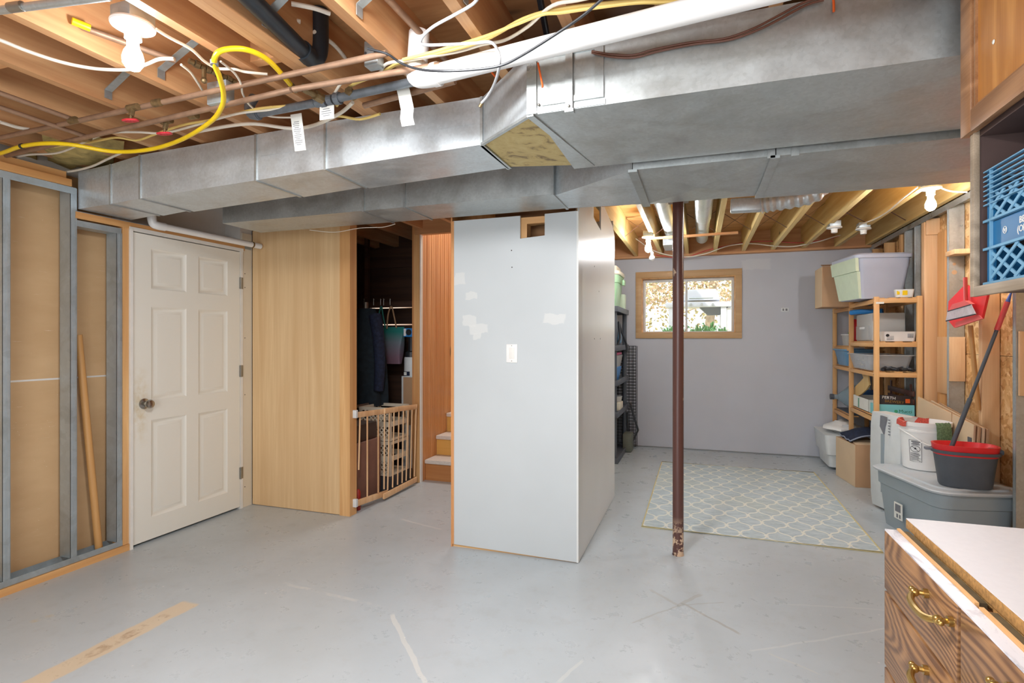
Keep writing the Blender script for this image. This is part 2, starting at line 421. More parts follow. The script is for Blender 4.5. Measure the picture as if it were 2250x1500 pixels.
# (filler patches measured on the front panel: world x, z)
PATCH = []
for (x, y, rx, ry) in ((1010, 612, 14, 14), (1036, 650, 15, 8), (1032, 705, 18, 12), (1052, 722, 24, 12), (1050, 738, 10, 8), (1217, 700, 24, 12)):
    p = at(x, y, y=3.19); PATCH.append((p.x, p.z, rx*.0027, ry*.0027))
M['panelwhite'] = painted('painted_panel', rgb(200, 206, 208), PATCH, rgb(216, 218, 216))
M['sidewhite'] = painted('painted_side_panel', rgb(224, 226, 224), [], rgb(216, 218, 216))
M['wallgrey'] = painted('pale_grey_wall_paint', rgb(196, 198, 206), [(.62, 2.2, .16, .06)], rgb(204, 205, 209), .6)
M['cream'] = plain('cream_door_paint', rgb(236, 234, 224), .35, 0, .02, 2)
M['creamwall'] = plain('cream_wall_paint', rgb(226, 216, 196), .5, 0, .03, 2)
M['whitetrim'] = plain('white_trim_paint', rgb(236, 234, 228), .4, 0, .03)
M['plaster'] = plain('plain_white_wall', rgb(222, 220, 214), .7, 0, .02)
M['concrete'] = plain('concrete_wall', rgb(196, 194, 190), .8, 0, .05)
t = NT('stained_door_paint'); t.set(.35)
v = t.coord(); sp_ = t.n('ShaderNodeSeparateXYZ'); t.l(v, sp_.inputs[0])
stain = t.math('MULTIPLY', t.mr(t.math('ABSOLUTE', t.math('SUBTRACT', sp_.outputs[1], 2.55)), .0, .07, 1, 0), t.mr(t.math('ABSOLUTE', t.math('SUBTRACT', sp_.outputs[2], .9)), 0, .28, 1, 0))
stain = t.math('MULTIPLY', stain, t.mr(t.noise(v, 22, 4), .35, .65))
a = t.mix(t.math('MULTIPLY', stain, .8), rgb(236, 234, 224), rgb(206, 180, 122)); t.col(a); M['doorpaint'] = t.m

# fluted veneer door jamb etc. -- floor
t = NT('painted_concrete_floor'); t.set(.33)
v = t.coord()
sp_ = t.n('ShaderNodeSeparateXYZ'); nzz = t.n('ShaderNodeTexNoise'); nzz.inputs['Scale'].default_value = 9; nzz.inputs['Detail'].default_value = 4; t.l(v, nzz.inputs['Vector'])
vm = t.n('ShaderNodeVectorMath', operation='MULTIPLY_ADD'); t.l(nzz.outputs['Color'], vm.inputs[0]); vm.inputs[1].default_value = (.03, .03, 0); t.l(v, vm.inputs[2]); t.l(vm.outputs[0], sp_.inputs[0])
X_, Y_ = sp_.outputs[0], sp_.outputs[1]
big = t.noise(v, 1.1, 5, .6); fin = t.noise(v, 7, 6, .7)
a = t.ramp(big, [(.3, rgb(180, 187, 190)), (.7, rgb(193, 201, 206))])
a = t.mix(t.mr(fin, .55, .78, 0, .45), a, rgb(172, 173, 170))
scf = t.noise(t.coord((1.8, .7, 1), rot=(0, 0, .5)), 42, 5, .7)
a = t.mix(t.math('MULTIPLY', t.mr(scf, .66, .74, 0, .6), t.mr(t.noise(v, 1.7, 3), .48, .62)), a, rgb(138, 134, 128))
spk = t.vor(v, 9, 'Distance'); a = t.mix(t.math('MULTIPLY', t.mr(spk, .03, .06, 1, 0), t.mr(t.noise(v, 3, 2), .52, .6)), a, rgb(222, 222, 220))
spk2 = t.vor(t.coord(loc=(3.3, 1.7, 0)), 13, 'Distance'); a = t.mix(t.math('MULTIPLY', t.mr(spk2, .02, .05, .8, 0), t.mr(t.noise(v, 2.3, 2), .5, .6)), a, rgb(126, 108, 92))
def seg(a, p0, p1, w_, c, fac, broken=.45):
    (x0, y0), (x1, y1) = p0, p1; L = math.hypot(x1-x0, y1-y0); dx, dy = (x1-x0)/L, (y1-y0)/L
    u_ = t.math('ADD', t.math('MULTIPLY', t.math('SUBTRACT', X_, x0+.015), dx), t.math('MULTIPLY', t.math('SUBTRACT', Y_, y0+.015), dy))
    n_ = t.math('ADD', t.math('MULTIPLY', t.math('SUBTRACT', X_, x0+.015), -dy), t.math('MULTIPLY', t.math('SUBTRACT', Y_, y0+.015), dx))
    m1 = t.mr(t.math('ABSOLUTE', n_), w_*.8, w_, 1, 0)
    m2 = t.mr(t.math('ABSOLUTE', t.math('SUBTRACT', u_, L/2)), L/2-.01, L/2+.01, 1, 0)
    m_ = t.math('MULTIPLY', t.math('MULTIPLY', m1, m2), fac*(.55 if w_ < .02 else 1))
    if broken: m_ = t.math('MULTIPLY', m_, t.mr(fin, broken, broken+.12))
    return t.mix(m_, a, c)
a = seg(a, (-2.43, -1.5), (-2.43, 2.08), .06, rgb(216, 198, 172), 1, 0)
a = seg(a, (-2.43, 1.45), (-2.43, 1.95), .03, rgb(168, 136, 104), .8, .5)
def fl(px, py): p = at(px, py, z=0); return (p.x, p.y)
a = seg(a, fl(620, 1280), fl(850, 1335), .013, rgb(222, 220, 214), .8)
a = seg(a, fl(860, 1350), fl(935, 1500), .012, rgb(226, 224, 216), .9, .3)
a = seg(a, fl(880, 1140), fl(970, 1163), .012, rgb(226, 226, 224), .8, .3)
a = seg(a, fl(1500, 1325), fl(1625, 1392), .008, rgb(150, 140, 124), .8, 0)
a = seg(a, fl(1390, 1368), fl(1490, 1330), .006, rgb(152, 150, 142), .8, 0)
a = seg(a, fl(1430, 1295), fl(1490, 1330), .010, rgb(160, 156, 146), .7, 0)
a = seg(a, fl(1490, 1330), fl(1540, 1305), .012, rgb(156, 152, 142), .7, 0)
a = seg(a, fl(1490, 1330), fl(1590, 1322), .005, rgb(156, 152, 142), .7, 0)
a = seg(a, fl(1650, 1430), fl(1950, 1380), .006, rgb(216, 218, 216), .8, .3)
a = seg(a, fl(1700, 1325), fl(1945, 1340), .006, rgb(212, 214, 212), .7, .3)
a = seg(a, fl(1690, 1435), fl(1800, 1480), .007, rgb(208, 208, 200), .7, .3)
a = seg(a, fl(1225, 1500), fl(1280, 1450), .008, rgb(216, 216, 210), .7, .2)
a = seg(a, fl(70, 1365), fl(170, 1335), .02, rgb(196, 184, 156), .6, .4)
t.col(a); t.l(t.mr(fin, .3, .7, .22, .45), t.b.inputs['Roughness']); t.bump(fin, .06, .001); M['floor'] = t.m

# rug
t = NT('trellis_rug'); t.set(.95)
v = t.coord(); sp_ = t.n('ShaderNodeSeparateXYZ'); t.l(v, sp_.inputs[0])
U = t.math('DIVIDE', sp_.outputs[0], .163); V = t.math('DIVIDE', sp_.outputs[1], .285)
p_ = t.math('ADD', U, V); q_ = t.math('SUBTRACT', U, V)
def line(a_, b_):
    wob = t.math('MULTIPLY', t.math('SINE', t.math('MULTIPLY', b_, 2*PI)), .075)
    fr = t.math('ABSOLUTE', t.math('SUBTRACT', t.math('FRACT', t.math('ADD', t.math('ADD', a_, wob), .5)), .5))
    return t.mr(fr, .035, .055, 1, 0)
def frc(a_): return t.math('ABSOLUTE', t.math('SUBTRACT', t.math('FRACT', t.math('ADD', a_, .5)), .5))
kd = t.math('MAXIMUM', frc(p_), frc(q_))
kn = t.mr(kd, .09, .12, 1, 0); kin = t.mr(kd, .04, .06, 1, 0)
ln = t.math('MAXIMUM', t.math('MAXIMUM', line(p_, q_), line(q_, p_)), t.math('SUBTRACT', kn, kin))
n1 = t.noise(t.coord((1, 3, 1)), 9, 6, .75); n2 = t.noise(v, 1.6, 2)
base = t.ramp(n1, [(.3, rgb(158, 176, 184)), (.6, rgb(196, 208, 212))])
base = t.mix(t.mr(n2, .5, .7, 0, .3), base, rgb(196, 196, 172))
cream_ = t.mix(t.mr(n1, .3, .7), rgb(220, 220, 208), rgb(236, 236, 226))
t.col(t.mix(t.math('MULTIPLY', ln, .9), base, cream_)); t.bump(t.noise(v, 300, 2), .3, .002); M['rug'] = t.m
M['rugedge'] = plain('rug_binding', rgb(214, 200, 150), .9)

# post paint worn at its base
t = NT('brown_post_paint'); t.set(.3)
v = t.coord(); sp_ = t.n('ShaderNodeSeparateXYZ'); t.l(v, sp_.inputs[0])
wear = t.math('MULTIPLY', t.mr(sp_.outputs[2], .1, .24, 1, 0), t.mr(t.noise(v, 22, 4, .6), .48, .52))
wear2 = t.mr(t.noise(t.coord((1, 1, .5)), 18, 3, .6), .70, .72)
a = t.mix(t.math('MAXIMUM', wear, t.math('MULTIPLY', wear2, .8)), rgb(92, 60, 54), rgb(206, 178, 150)); t.col(a); M['post'] = t.m
# yellowed duct underside
t = NT('yellowed_duct_paper'); t.set(.5, .1)
n = t.noise(t.coord((1, 1, 1)), 9, 6, .65, 1.6)
t.col(t.ramp(n, [(.36, rgb(122, 98, 50)), (.46, rgb(190, 166, 102)), (.72, rgb(204, 186, 124)), (.78, rgb(224, 220, 196))])); M['yellowed'] = t.m
# tote bag gradient
t = NT('teal_to_mauve_cloth'); t.set(.9); v = t.coord(); sp_ = t.n('ShaderNodeSeparateXYZ'); t.l(v, sp_.inputs[0])
t.col(t.ramp(t.mr(sp_.outputs[2], 0, .36), [(.1, rgb(150, 116, 132)), (.55, rgb(128, 140, 150)), (.85, rgb(44, 138, 130))])); M['totebag'] = t.m
# stitched jug/toys
t = NT('mixed_small_parts'); t.set(.6); vv = t.vor(t.coord(), 38)
bw = t.n('ShaderNodeRGBToBW'); t.l(vv, bw.inputs[0]); t.col(t.ramp(bw.outputs[0], [(.2, rgb(70, 96, 150)), (.45, rgb(190, 198, 214)), (.6, rgb(226, 220, 200)), (.8, rgb(110, 130, 170))])); M['parts'] = t.m

# ============================================================ SETTING
ZJ = 2.35   # underside of joists
ZS = 2.585  # underside of subfloor
b = B(); b.box(-4.2, 2.4, -2.6, 7.6, -.1, 0); floor = struct('floor', b, M['floor'], (0, 0, 0), 'grey painted concrete floor with scuffs and a bare strip', 'floor')

# ceiling: subfloor boards, with joists as parts
b = B(); b.box(-4.2, 2.4, -2.6, 3.45, ZS, ZS+.02)
ceil = struct('ceiling', b, M['subfloor'], (0, 0, 0), 'open basement ceiling of plywood subfloor on joists', 'ceiling')
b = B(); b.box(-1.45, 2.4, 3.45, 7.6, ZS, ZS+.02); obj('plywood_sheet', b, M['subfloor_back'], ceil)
b = B(); b.box(-4.2, -2.52, 3.45, 7.6, ZS, ZS+.02); obj('plywood_sheet', b, M['subfloor'], ceil)
b = B(); b.box(-2.52, -1.45, 3.45, 4.56, ZS, ZS+.02); obj('plywood_sheet', b, M['subfloor'], ceil)
NEAR = [-3.1, -2.76, -2.455, -2.07, -1.635, -1.455, -1.412, -1.08, -.73, -.425, -.13, .2, .51, .82, 1.14, 1.45, 1.8, 2.1]
def joist(x0, y0, y1, mat):
    b = B(); b.box(x0, x0+.04, y0, y1, ZJ+random.uniform(-.003, .003), ZS-.0005); return obj('joist', b, mat, ceil)
for x in NEAR:
    joist(x, -2.55, 3.44 if x > -1.5 or x < -2.5 else 4.5, M['joist'])
for x in (-3.8, -3.45): joist(x, -2.55, 7, M['joist'])
BACK = [-1.05, -.745, -.449, -.149, .162, .469, .78, 1.091, 1.42, 1.72]
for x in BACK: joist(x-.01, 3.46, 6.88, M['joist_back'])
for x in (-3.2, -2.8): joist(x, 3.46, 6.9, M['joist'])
b = B(); b.box(-1.4, 2.3, 6.89, 6.93, ZJ-.01, ZS); obj('rim_joist', b, M['joist_x'], ceil)
b = B(); b.box(-2.5, -1.45, 4.5, 4.56, 2.3, ZS); obj('stair_header', b, M['joist_x'], ceil)
# blocking and pieces
b = B(); b.box(-1.595, -1.458, 1.62, 1.66, ZJ+.02, ZJ+.1); obj('blocking', b, M['joist_x'], ceil)
b = B(); b.box(-2.72, -2.46, 1.28, 1.33, ZJ+.005, ZJ+.09); obj('blocking', b, M['joist_x'], ceil)
# flat metal bridging straps between near joists
def strapbar(p0, p1, wd=.03):
    b = B(); b.beam(p0, p1, wd, .003); d = (Vector(p1)-Vector(p0)).normalized()
    b.beam(Vector(p0), Vector(p0)+Vector((0, 0, -.035)), wd, .003, up=d); obj('bridging_strap', b, M['strap'], ceil)
for (xa, xb, y, up) in ((-2.025, -1.64, 1.60, 1), (-2.41, -2.075, 1.66, 1), (-1.365, -1.085, 1.45, 1), (-1.035, -.735, 1.5, 1), (-.685, -.43, 1.55, 1)):
    strapbar((xa+.002, y, ZJ+.05), (xb, y-.02, ZJ+.2))
for xa, xb in zip(BACK[1:], BACK[2:]):
    b = B(); b.beam((xa+.032, 5.6, ZJ+.02), (xb-.012, 5.62, ZS-.02), .02, .002); b.beam((xa+.032, 5.66, ZS-.02), (xb-.012, 5.64, ZJ+.02), .02, .002)
    obj('cross_bridging', b, M['wire_b'], ceil)
# supporting beam above the steel post (hidden behind the ducts)
b = B(); b.box(-.6, 2.2, 3.41, 3.55, 2.19, ZJ-.004); obj('support_beam', b, M['joist_x'], ceil)
# wooden strap nailed under the back joists
b = B(); p0 = at(1428, 524, z=ZJ-.014); p1 = at(1622, 511, z=ZJ-.014); b.beam(p0, p1, .04, .02); obj('furring_strip', b, M['joist_x'], ceil)

# walls
def wallbox(name, x0, x1, y0, y1, z0, z1, mat, lab):
    b = B(); b.box(x0, x1, y0, y1, z0, z1); return struct(name, b, mat, (0, 0, 0), lab, 'wall')
wallbox('wall_front', -4.2, 2.4, -2.6, -2.5, 0, ZS, M['plaster'], 'white wall behind the viewer')
# back wall with window hole
WX0, WX1, WZ0, WZ1 = -.685, .405, 1.405, 2.09
b = B(); YB = 6.93
b.box(-1.44, WX0, YB, YB+.02, .012, 2.325); b.box(WX1, 2.0, YB, YB+.02, .012, 2.325)
b.box(WX0, WX1, YB, YB+.02, .012, WZ0); b.box(WX0, WX1, YB, YB+.02, WZ1, 2.325)
wb = struct('wall_back', b, M['wallgrey'], (0, 0, 0), 'pale grey painted back wall with small window', 'wall')
b = B(); b.box(-1.44, WX0-.01, YB+.02, YB+.28, 0, ZS); b.box(WX1+.01, 2.4, YB+.02, YB+.28, 0, ZS)
b.box(WX0-.01, WX1+.01, YB+.02, YB+.28, 0, WZ0-.01); b.box(WX0-.01, WX1+.01, YB+.02, YB+.28, WZ1+.01, ZS)
obj('foundation', b, M['concrete'], wb)
b = B(); b.box(-1.4, 2.0, 6.84, 6.93, 2.325, 2.349); obj('sill_plate', b, M['joist_x'], wb)
b = B(); b.cyl((.927, YB+.001, 1.669), (.927, YB-.004, 1.669), .022, seg=6); b2 = B()
b2.box(.885, .965, YB-.007, YB, 1.645, 1.69, .003); o = obj('low_voltage_plate', b2, M['offwhite']); tag(o, 'small white plate with open slots on the grey back wall', 'wall plate'); b.bm.free()
b = B(); b.box(.9, .915, YB-.008, YB-.006, 1.655, 1.68); b.box(.93, .95, YB-.008, YB-.006, 1.655, 1.68); obj('slot', b, M['inkgrey'], o)
# window
b = B()
b.box(-.75, .47, 6.912, 6.929, 2.085, 2.16, .003); b.box(-.75, .47, 6.912, 6.929, 1.34, 1.41, .003)
b.box(-.75, -.68, 6.912, 6.929, 1.41, 2.085, .003); b.box(.4, .47, 6.912, 6.929, 1.41, 2.085, .003)
M['casing'] = wood('oak_casing', rgb(190, 152, 106), rgb(206, 170, 126), None, 0, .5, 30, False)
win = struct('window_1', b, M['casing'], (0, 0, 0), 'small sliding basement window in a wooden casing', 'window')
b = B(); b.box(WX0, WX0+.012, 6.93, 7.1, WZ0, WZ1); b.box(WX1-.012, WX1, 6.93, 7.1, WZ0, WZ1); b.box(WX0+.012, WX1-.012, 6.93, 7.1, WZ1-.012, WZ1); b.box(WX0+.012, WX1-.012, 6.93, 7.1, WZ0, WZ0+.01); obj('jamb_liner', b, M['pine_y'], win)
b = B(); x0, x1, z0, z1 = WX0+.013, WX1-.013, WZ0+.011, WZ1-.013
for (a0, a1, c0, c1) in ((x0, x1, z1-.035, z1), (x0, x1, z0, z0+.012), (x0, x0+.028, z0+.012, z1-.035), (x1-.028, x1, z0+.012, z1-.035), (-.165, -.14, z0+.012, z1-.035)):
    b.box(a0, a1, 7.06, 7.11, c0, c1, .002)
obj('sash_frame', b, M['offwhite'], win)
for (a0, a1, yy) in ((x0+.03, -.166, 7.075), (-.139, x1-.03, 7.095)):
    b = B(); b.box(a0, a1, yy, yy+.004, z0+.013, z1-.036); obj('pane', b, M['pane'], win)
b = B(); b.box(x0+.008, x0+.02, 7.04, 7.06, 1.66, 1.7); obj('latch', b, M['offwhite'], win)

# left partition (x = -3.41) : paper-faced boards, steel studs, wood sill
XL = -3.41
b = B(); b.box(-3.56, -3.545, -2.5, 2.47, .04, 1.095); wl = struct('wall_left', b, M['paperboard'], (0, 0, 0), 'unfinished left partition of brown boards and steel studs', 'wall')
b = B(); b.box(-3.56, -3.545, -2.5, 2.47, 1.105, 2.3); obj('wall_board', b, M['paperboard'], wl)
b = B(); b.box(-3.552, -3.543, -2.5, 2.47, 1.095, 1.105); obj('board_joint', b, M['whitetrim'], wl)
def steelstud(y, z0, z1, flip=1, dp=.09):
    # C-section: web across the wall, two flanges with lips
    b = B(); y2 = y+.035*flip
    b.box(-3.5, XL, min(y, y+.002), y+.002, z0, z1)
    for x in (XL-.0015, -3.5):
        b.box(x, x+.0015, min(y, y2), max(y, y2), z0, z1)
    b.box(XL-.012, XL, y2-.0008, y2+.0008, z0, z1)
    b.box(XL, XL+.001, min(y, y2)+.013, min(y, y2)+.016, z0, z1); b.box(XL, XL+.001, min(y, y2)+.02, min(y, y2)+.023, z0, z1)
    return b
for (y, z1, f) in ((1.815, 2.2, 1), (2.138, 2.2, 1), (2.40, 1.99, 1), (1.2, 2.2, 1), (.6, 2.2, 1), (0, 2.2, 1), (-.6, 2.2, 1), (-1.2, 2.2, 1)):
    obj('steel_stud', steelstud(y, .075, z1, f), M['galv_stud'], wl)
b = B(); b.box(-3.5, XL, -2.5, 2.47, .042, .045); b.box(XL-.001, XL+.001, -2.5, 2.47, .042, .075); b.box(-3.5, -3.498, -2.5, 2.47, .042, .075); obj('bottom_track', b, M['galv_stud'], wl)
b = B(); b.box(-3.5, XL+.01, -2.5, 2.475, 0, .04); obj('sill_plate', b, M['pine_y'], wl)
b = B(); b.box(-3.5, XL, -2.5, 2.17, 2.2, 2.203); b.box(XL-.001, XL+.001, -2.5, 2.17, 2.165, 2.203); obj('top_track', b, M['galv_stud'], wl)
b = B(); b.box(-3.5, XL+.01, -2.5, 2.14, 2.204, 2.244); b.box(-3.5, XL-.005, -2.5, 2.12, 2.246, 2.285); obj('top_plate', b, M['pine_y'], wl)
b = B(); b.box(-3.5, XL, 2.16, 3.47, 2.07, 2.073); b.box(XL-.001, XL+.001, 2.16, 3.47, 2.045, 2.073); obj('header_track', b, M['galv_stud'], wl)
b = B(); b.box(-3.5, XL+.006, 2.165, 3.40, 2.03, 2.068); obj('door_header', b, M['pine_y'], wl)
b = B(); b.box(-3.5, XL, 2.17, 2.43, 1.985, 1.988); b.box(XL-.001, XL+.001, 2.17, 2.43, 1.985, 2.02); obj('header_track', b, M['galv_stud'], wl)
b = B(); b.box(-3.5, XL+.004, 2.437, 2.474, .042, 2.03); obj('wood_stud', b, M['pine_z'], wl)
b = B(); b.box(-3.6, -3.57, -2.5, 7, 0, ZS); b.box(-3.6, -3.42, 3.37, 3.49, 2.08, ZS); obj('outer_sheet', b, M['plaster'], wl)
b = B(); b.box(-3.44, XL-.002, 3.385, 3.483, 0, 2.17); obj('cream_filler_panel', b, M['creamwall'], wl)
# door
b = B()
b.box(-3.5, XL+.016, 2.476, 2.494, 0, 2.03); b.box(-3.5, XL+.005, 3.362, 3.384, 0, 2.03); b.box(-3.5, XL+.012, 2.476, 3.384, 2.03-.012, 2.042)
d1 = struct('door_1', b, M['whitetrim'], (0, 0, 0), 'cream six-panel door in a white frame', 'door')
DY0, DY1 = 2.50, 3.358; XD = XL+.002
def panel_door():
    b = B(); z0, z1 = .018, 2.012
    rails = [(z0, .16), (.80, .93), (1.545, 1.66), (1.925, z1)]
    pw = [(DY0+.125, DY0+.385), (DY1-.385+.01, DY1-.12)]
    ys = [(DY0, pw[0][0]), (pw[0][1], pw[1][0]), (pw[1][1], DY1)]
    for (a0, a1) in rails: b.box(XD-.036, XD, DY0, DY1, a0, a1)
    for (y0, y1) in ys:
        for (r0, r1) in zip(rails, rails[1:]): b.box(XD-.036, XD, y0, y1, r0[1], r1[0])
    for (y0, y1) in pw:
        for (r0, r1) in zip(rails, rails[1:]):
            za, zb = r0[1], r1[0]
            def ring(i, x): return [(x, y0+i, za+i), (x, y1-i, za+i), (x, y1-i, zb-i), (x, y0+i, zb-i)]
            b.loft([ring(0, XD), ring(.016, XD-.011), ring(.03, XD-.011), ring(.045, XD-.004), ring(.046, XD-.004)], cap0=False, cap1=True)
    return b
slab = obj('door_slab', panel_door(), M['doorpaint'], d1)
b = B(); c0 = Vector((XD, DY0+.075, .912))
q = Matrix.Translation(c0) @ Matrix.Rotation(PI/2, 4, 'Y')
b.lathe((0, 0, 0), [(.001, 0), (.034, 0), (.034, .006), (.016, .012), (.013, .035), (.026, .042), (.029, .055), (.024, .066), (.010, .07), (.001, .07)], 24, m=q); obj('doorknob', b, M['chrome'], d1)
for z in (1.77, 1.08, .28):
    b = B(); b.box(XD, XD+.004, 3.352, 3.386, z-.045, z+.045); b.cyl((XD+.007, 3.360, z-.045), (XD+.007, 3.360, z+.045), .006, seg=10); obj('hinge', b, M['hinge'], d1)
for z in (1.85, 1.74, 1.34, .89, .16):
    b = B(); b.cyl((XL-.0022, 3.41, z), (XL-.0008, 3.41, z), .004, seg=8); obj('screw', b, M['nail'], wl)

# veneer panel wall in front of the closet
b = B(); b.box(-3.405, -2.572, 3.482, 3.49, .005, 2.2); wc = struct('wall_closet_front', b, M['veneer'], (0, 0, 0), 'birch veneer panel wall between the cream door and the closet opening', 'wall')
b = B(); b.box(-2.57, -2.48, 3.478, 3.565, 0, 2.2); obj('corner_post', b, M['pine_z'], wc)
b = B(); b.box(-3.4, -2.575, 3.492, 3.55, 0, .04); b.box(-3.4, -2.575, 3.492, 3.55, 2.1, 2.2); obj('framing', b, M['pine_x'], wc)
# closet walls
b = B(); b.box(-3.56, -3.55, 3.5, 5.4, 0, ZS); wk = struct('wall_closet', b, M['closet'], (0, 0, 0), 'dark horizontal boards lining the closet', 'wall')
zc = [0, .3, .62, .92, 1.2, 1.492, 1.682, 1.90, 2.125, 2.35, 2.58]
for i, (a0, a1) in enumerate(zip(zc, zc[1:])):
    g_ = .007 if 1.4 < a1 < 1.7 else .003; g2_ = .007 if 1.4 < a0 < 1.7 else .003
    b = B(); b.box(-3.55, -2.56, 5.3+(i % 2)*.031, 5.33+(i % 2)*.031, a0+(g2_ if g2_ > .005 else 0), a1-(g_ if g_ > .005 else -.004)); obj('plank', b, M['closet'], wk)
# slits between the boards glow from the fill light added behind them
# post beside the stairs and beadboard wall
b = B(); b.box(-2.515, -2.458, 4.515, 4.556, 0, 2.31); ws = struct('wall_stairs', b, M['pine_z'], (0, 0, 0), 'varnished beadboard wall beside the stairs', 'wall')
b = B(); b.box(-2.457, -2.448, 4.52, 4.558, 0, 2.3); obj('corner_bead', b, M['whitetrim'], ws)
n = 26
for k in range(n):
    y0 = 4.56+k*.095; y1 = y0+.0945
    b = B(); b.loft([[(-2.56, y0, 0), (-2.463, y0, 0), (-2.455, y0+.006, 0), (-2.455, y0+.044, 0), (-2.461, y0+.047, 0), (-2.455, y0+.050, 0), (-2.455, y1-.006, 0), (-2.463, y1, 0), (-2.56, y1, 0)],
                     [(-2.56, y0, 4.2), (-2.463, y0, 4.2), (-2.455, y0+.006, 4.2), (-2.455, y0+.044, 4.2), (-2.461, y0+.047, 4.2), (-2.455, y0+.050, 4.2), (-2.455, y1-.006, 4.2), (-2.463, y1, 4.2), (-2.56, y1, 4.2)]])
    obj('beadboard', b, M['bead'], ws)
b = B(); b.box(-2.56, -1.4, 7.03, 7.06, 0, 4.2); b.box(-1.45, -1.4, 4.66, 7.03, ZS+.021, 4.2); b.box(-2.56, -1.4, 4.5, 4.56, ZS+.021, 4.2); b.box(-2.6, -1.4, 4.5, 7.06, 4.2, 4.24); obj('upper_stairwell', b, M['plaster'], ws)
b = B(); b.box(-1.497, -1.477, 4.66, 7.03, 0, ZS); obj('inner_panel', b, M['plaster'], ws)
b = B(); b.box(-4.2, -2.56, 7.03, 7.06, 0, ZS); obj('far_panel', b, M['plaster'], ws)
# stairs
st = thing('staircase', 'carpet-nosed wooden stairs rising beside the beadboard wall', 'stairs', (-1.98, 5.4, 0))
for k in range(10):
    y = 4.61+k*.232; z = .185+k*.19
    b = B(); b.box(-2.452, -1.515, y+.012, y+.03, z-.185 if k else 0, z-.028); obj('riser', b, M['stringer'] if k == 0 else M['riser'], st)
    b = B(); b.box(-2.450, -1.515, y-.015, y+.25, z-.027, z+.012, .01); obj('tread', b, M['tile_white'], st)

# centre enclosure
PX0, PX1, PY0, PY1 = -1.5, -.69, 3.19, 4.65
zt = 2.092; nx0, nx1, nz = -1.042, -.886, 1.952
b = B(); poly = [(PX0, .018), (PX1, .006), (PX1, zt), (nx1, zt-.004), (nx1, nz+.006), (nx0, nz-.004), (nx0, zt-.004), (PX0+.006, zt-.005)]
b.prism([(x, PY0, z) for x, z in poly], (0, .012, 0)); wp = struct('wall_enclosure', b, M['panelwhite'], (0, 0, 0), 'white painted boxed enclosure around the mechanical chase in mid room', 'wall')
b = B(); poly = [(PY0+.0, .004), (PY1, .004), (PY1, 2.2), (4.534, 2.265), (4.13, 2.33), (3.98, 2.33), (3.97, 2.12), (3.685, 2.155), (3.685, 2.33), (3.23, 2.33), (3.215, 2.09), (PY0+.0, 2.09)]
b.prism([(PX1, y, z) for y, z in poly], (.011, 0, 0)); obj('side_panel', b, M['sidewhite'], wp)
b = B(); b.box(PX0-.009, PX0, PY0-.001, PY1, 0, 2.33); obj('side_panel', b, M['bead'], wp)
b = B(); b.box(PX0, PX1, PY0+.013, PY0+.05, 0, .04); obj('bottom_plate', b, M['pine_x'], wp)
b = B(); b.box(PX0, PX1, PY1-.01, PY1, 0, 2.33); obj('rear_panel', b, M['plaster'], wp)
b = B(); b.box(PX0, PX1, PY0+.02, PY0+.09, 2.04, 2.08); obj('top_plate', b, M['pine_x'], wp)
for x in (PX0+.005, -1.045, -.735): 
    b = B(); b.box(x, x+.04, PY0+.02, PY0+.1, .04, 2.04); obj('wood_stud', b, M['pine_z'], wp)
b = B(); b.box(-1.3, -.75, PY0+.25, PY0+.29, 1.9, 2.3); obj('wood_stud', b, M['joist_x'], wp)
b = B(); b.box(PX0+.002, PX0+.012, PY0-.004, PY0, .02, 2.085); obj('edge_strip', b, M['bead'], wp)
for (x, y) in ((1124, 550), (1125, 587)):
    p = at(x, y, y=PY0); b = B(); b.cyl((p.x, PY0-.001, p.z), (p.x, PY0+.002, p.z), .004, seg=8); obj('nail', b, M['nail'], wp)
for (x, y) in ((1316, 640), (1306, 744), (1319, 744), (1306, 585)):
    p = at(x, y, x=PX1+.011); b = B(); b.cyl((PX1+.012, p.y, p.z), (PX1+.009, p.y, p.z), .005, seg=8); obj('nail', b, M['nail'], wp)
# switch
sw = thing('light_switch', 'white rocker light switch on the enclosure front', 'light switch', (-1.095, PY0, 1.185))
b = B(); b.box(-1.131, -1.059, PY0-.006, PY0, 1.185, 1.3, .003); obj('cover_plate', b, M['white'], sw)
b = B(); b.box(-1.112, -1.078, PY0-.009, PY0-.0055, 1.21, 1.277, .0015); obj('rocker', b, M['whitetrim'], sw)
for z in (1.196, 1.29):
    b = B(); b.cyl((-1.095, PY0-.0068, z), (-1.095, PY0-.005, z), .003, seg=8); obj('screw', b, M['hinge'], sw)

# right wall
XR = 1.76
b = B(); b.box(1.86, 1.875, -2.5, 5.0, .02, 1.22); b.box(1.86, 1.875, 5.003, 6.93, .02, 1.22)
wr = struct('wall_right', b, M['osb'], (0, 0, 0), 'unfinished right wall of strand board and mixed studs', 'wall')
b = B(); b.box(1.86, 1.875, -2.5, 4.2, 1.223, ZS); b.box(1.86, 1.875, 4.203, 6.93, 1.223, ZS); obj('strand_board', b, M['osb'], wr)
b = B(); b.box(2.3, 2.4, -2.5, 7, 0, ZS); obj('foundation', b, M['concrete'], wr)
def ry(px, py=800): return at(px, py, x=XR).y
def wstud(pa, pb, z0=.05, z1=2.3, mat=None, x1=1.855):
    ya, yb = sorted((ry(pa), ry(pb))); b = B(); b.box(XR, x1, ya, yb, z0, z1, .002); obj('wood_stud', b, mat or M['stud_z'], wr)
def block(y, x0, x1, z0, z1, mat=None, nm='wood_block', th=.02, lab=None):
    b = B(); b.box(x0, x1, y-th, y, z0, z1, .002); obj(nm, b, mat or M['stud_z'], wr, lab)
def bz(px, py, y): return at(px, py, y=y)
wstud(2024, 2031)
ys = ry(2031)
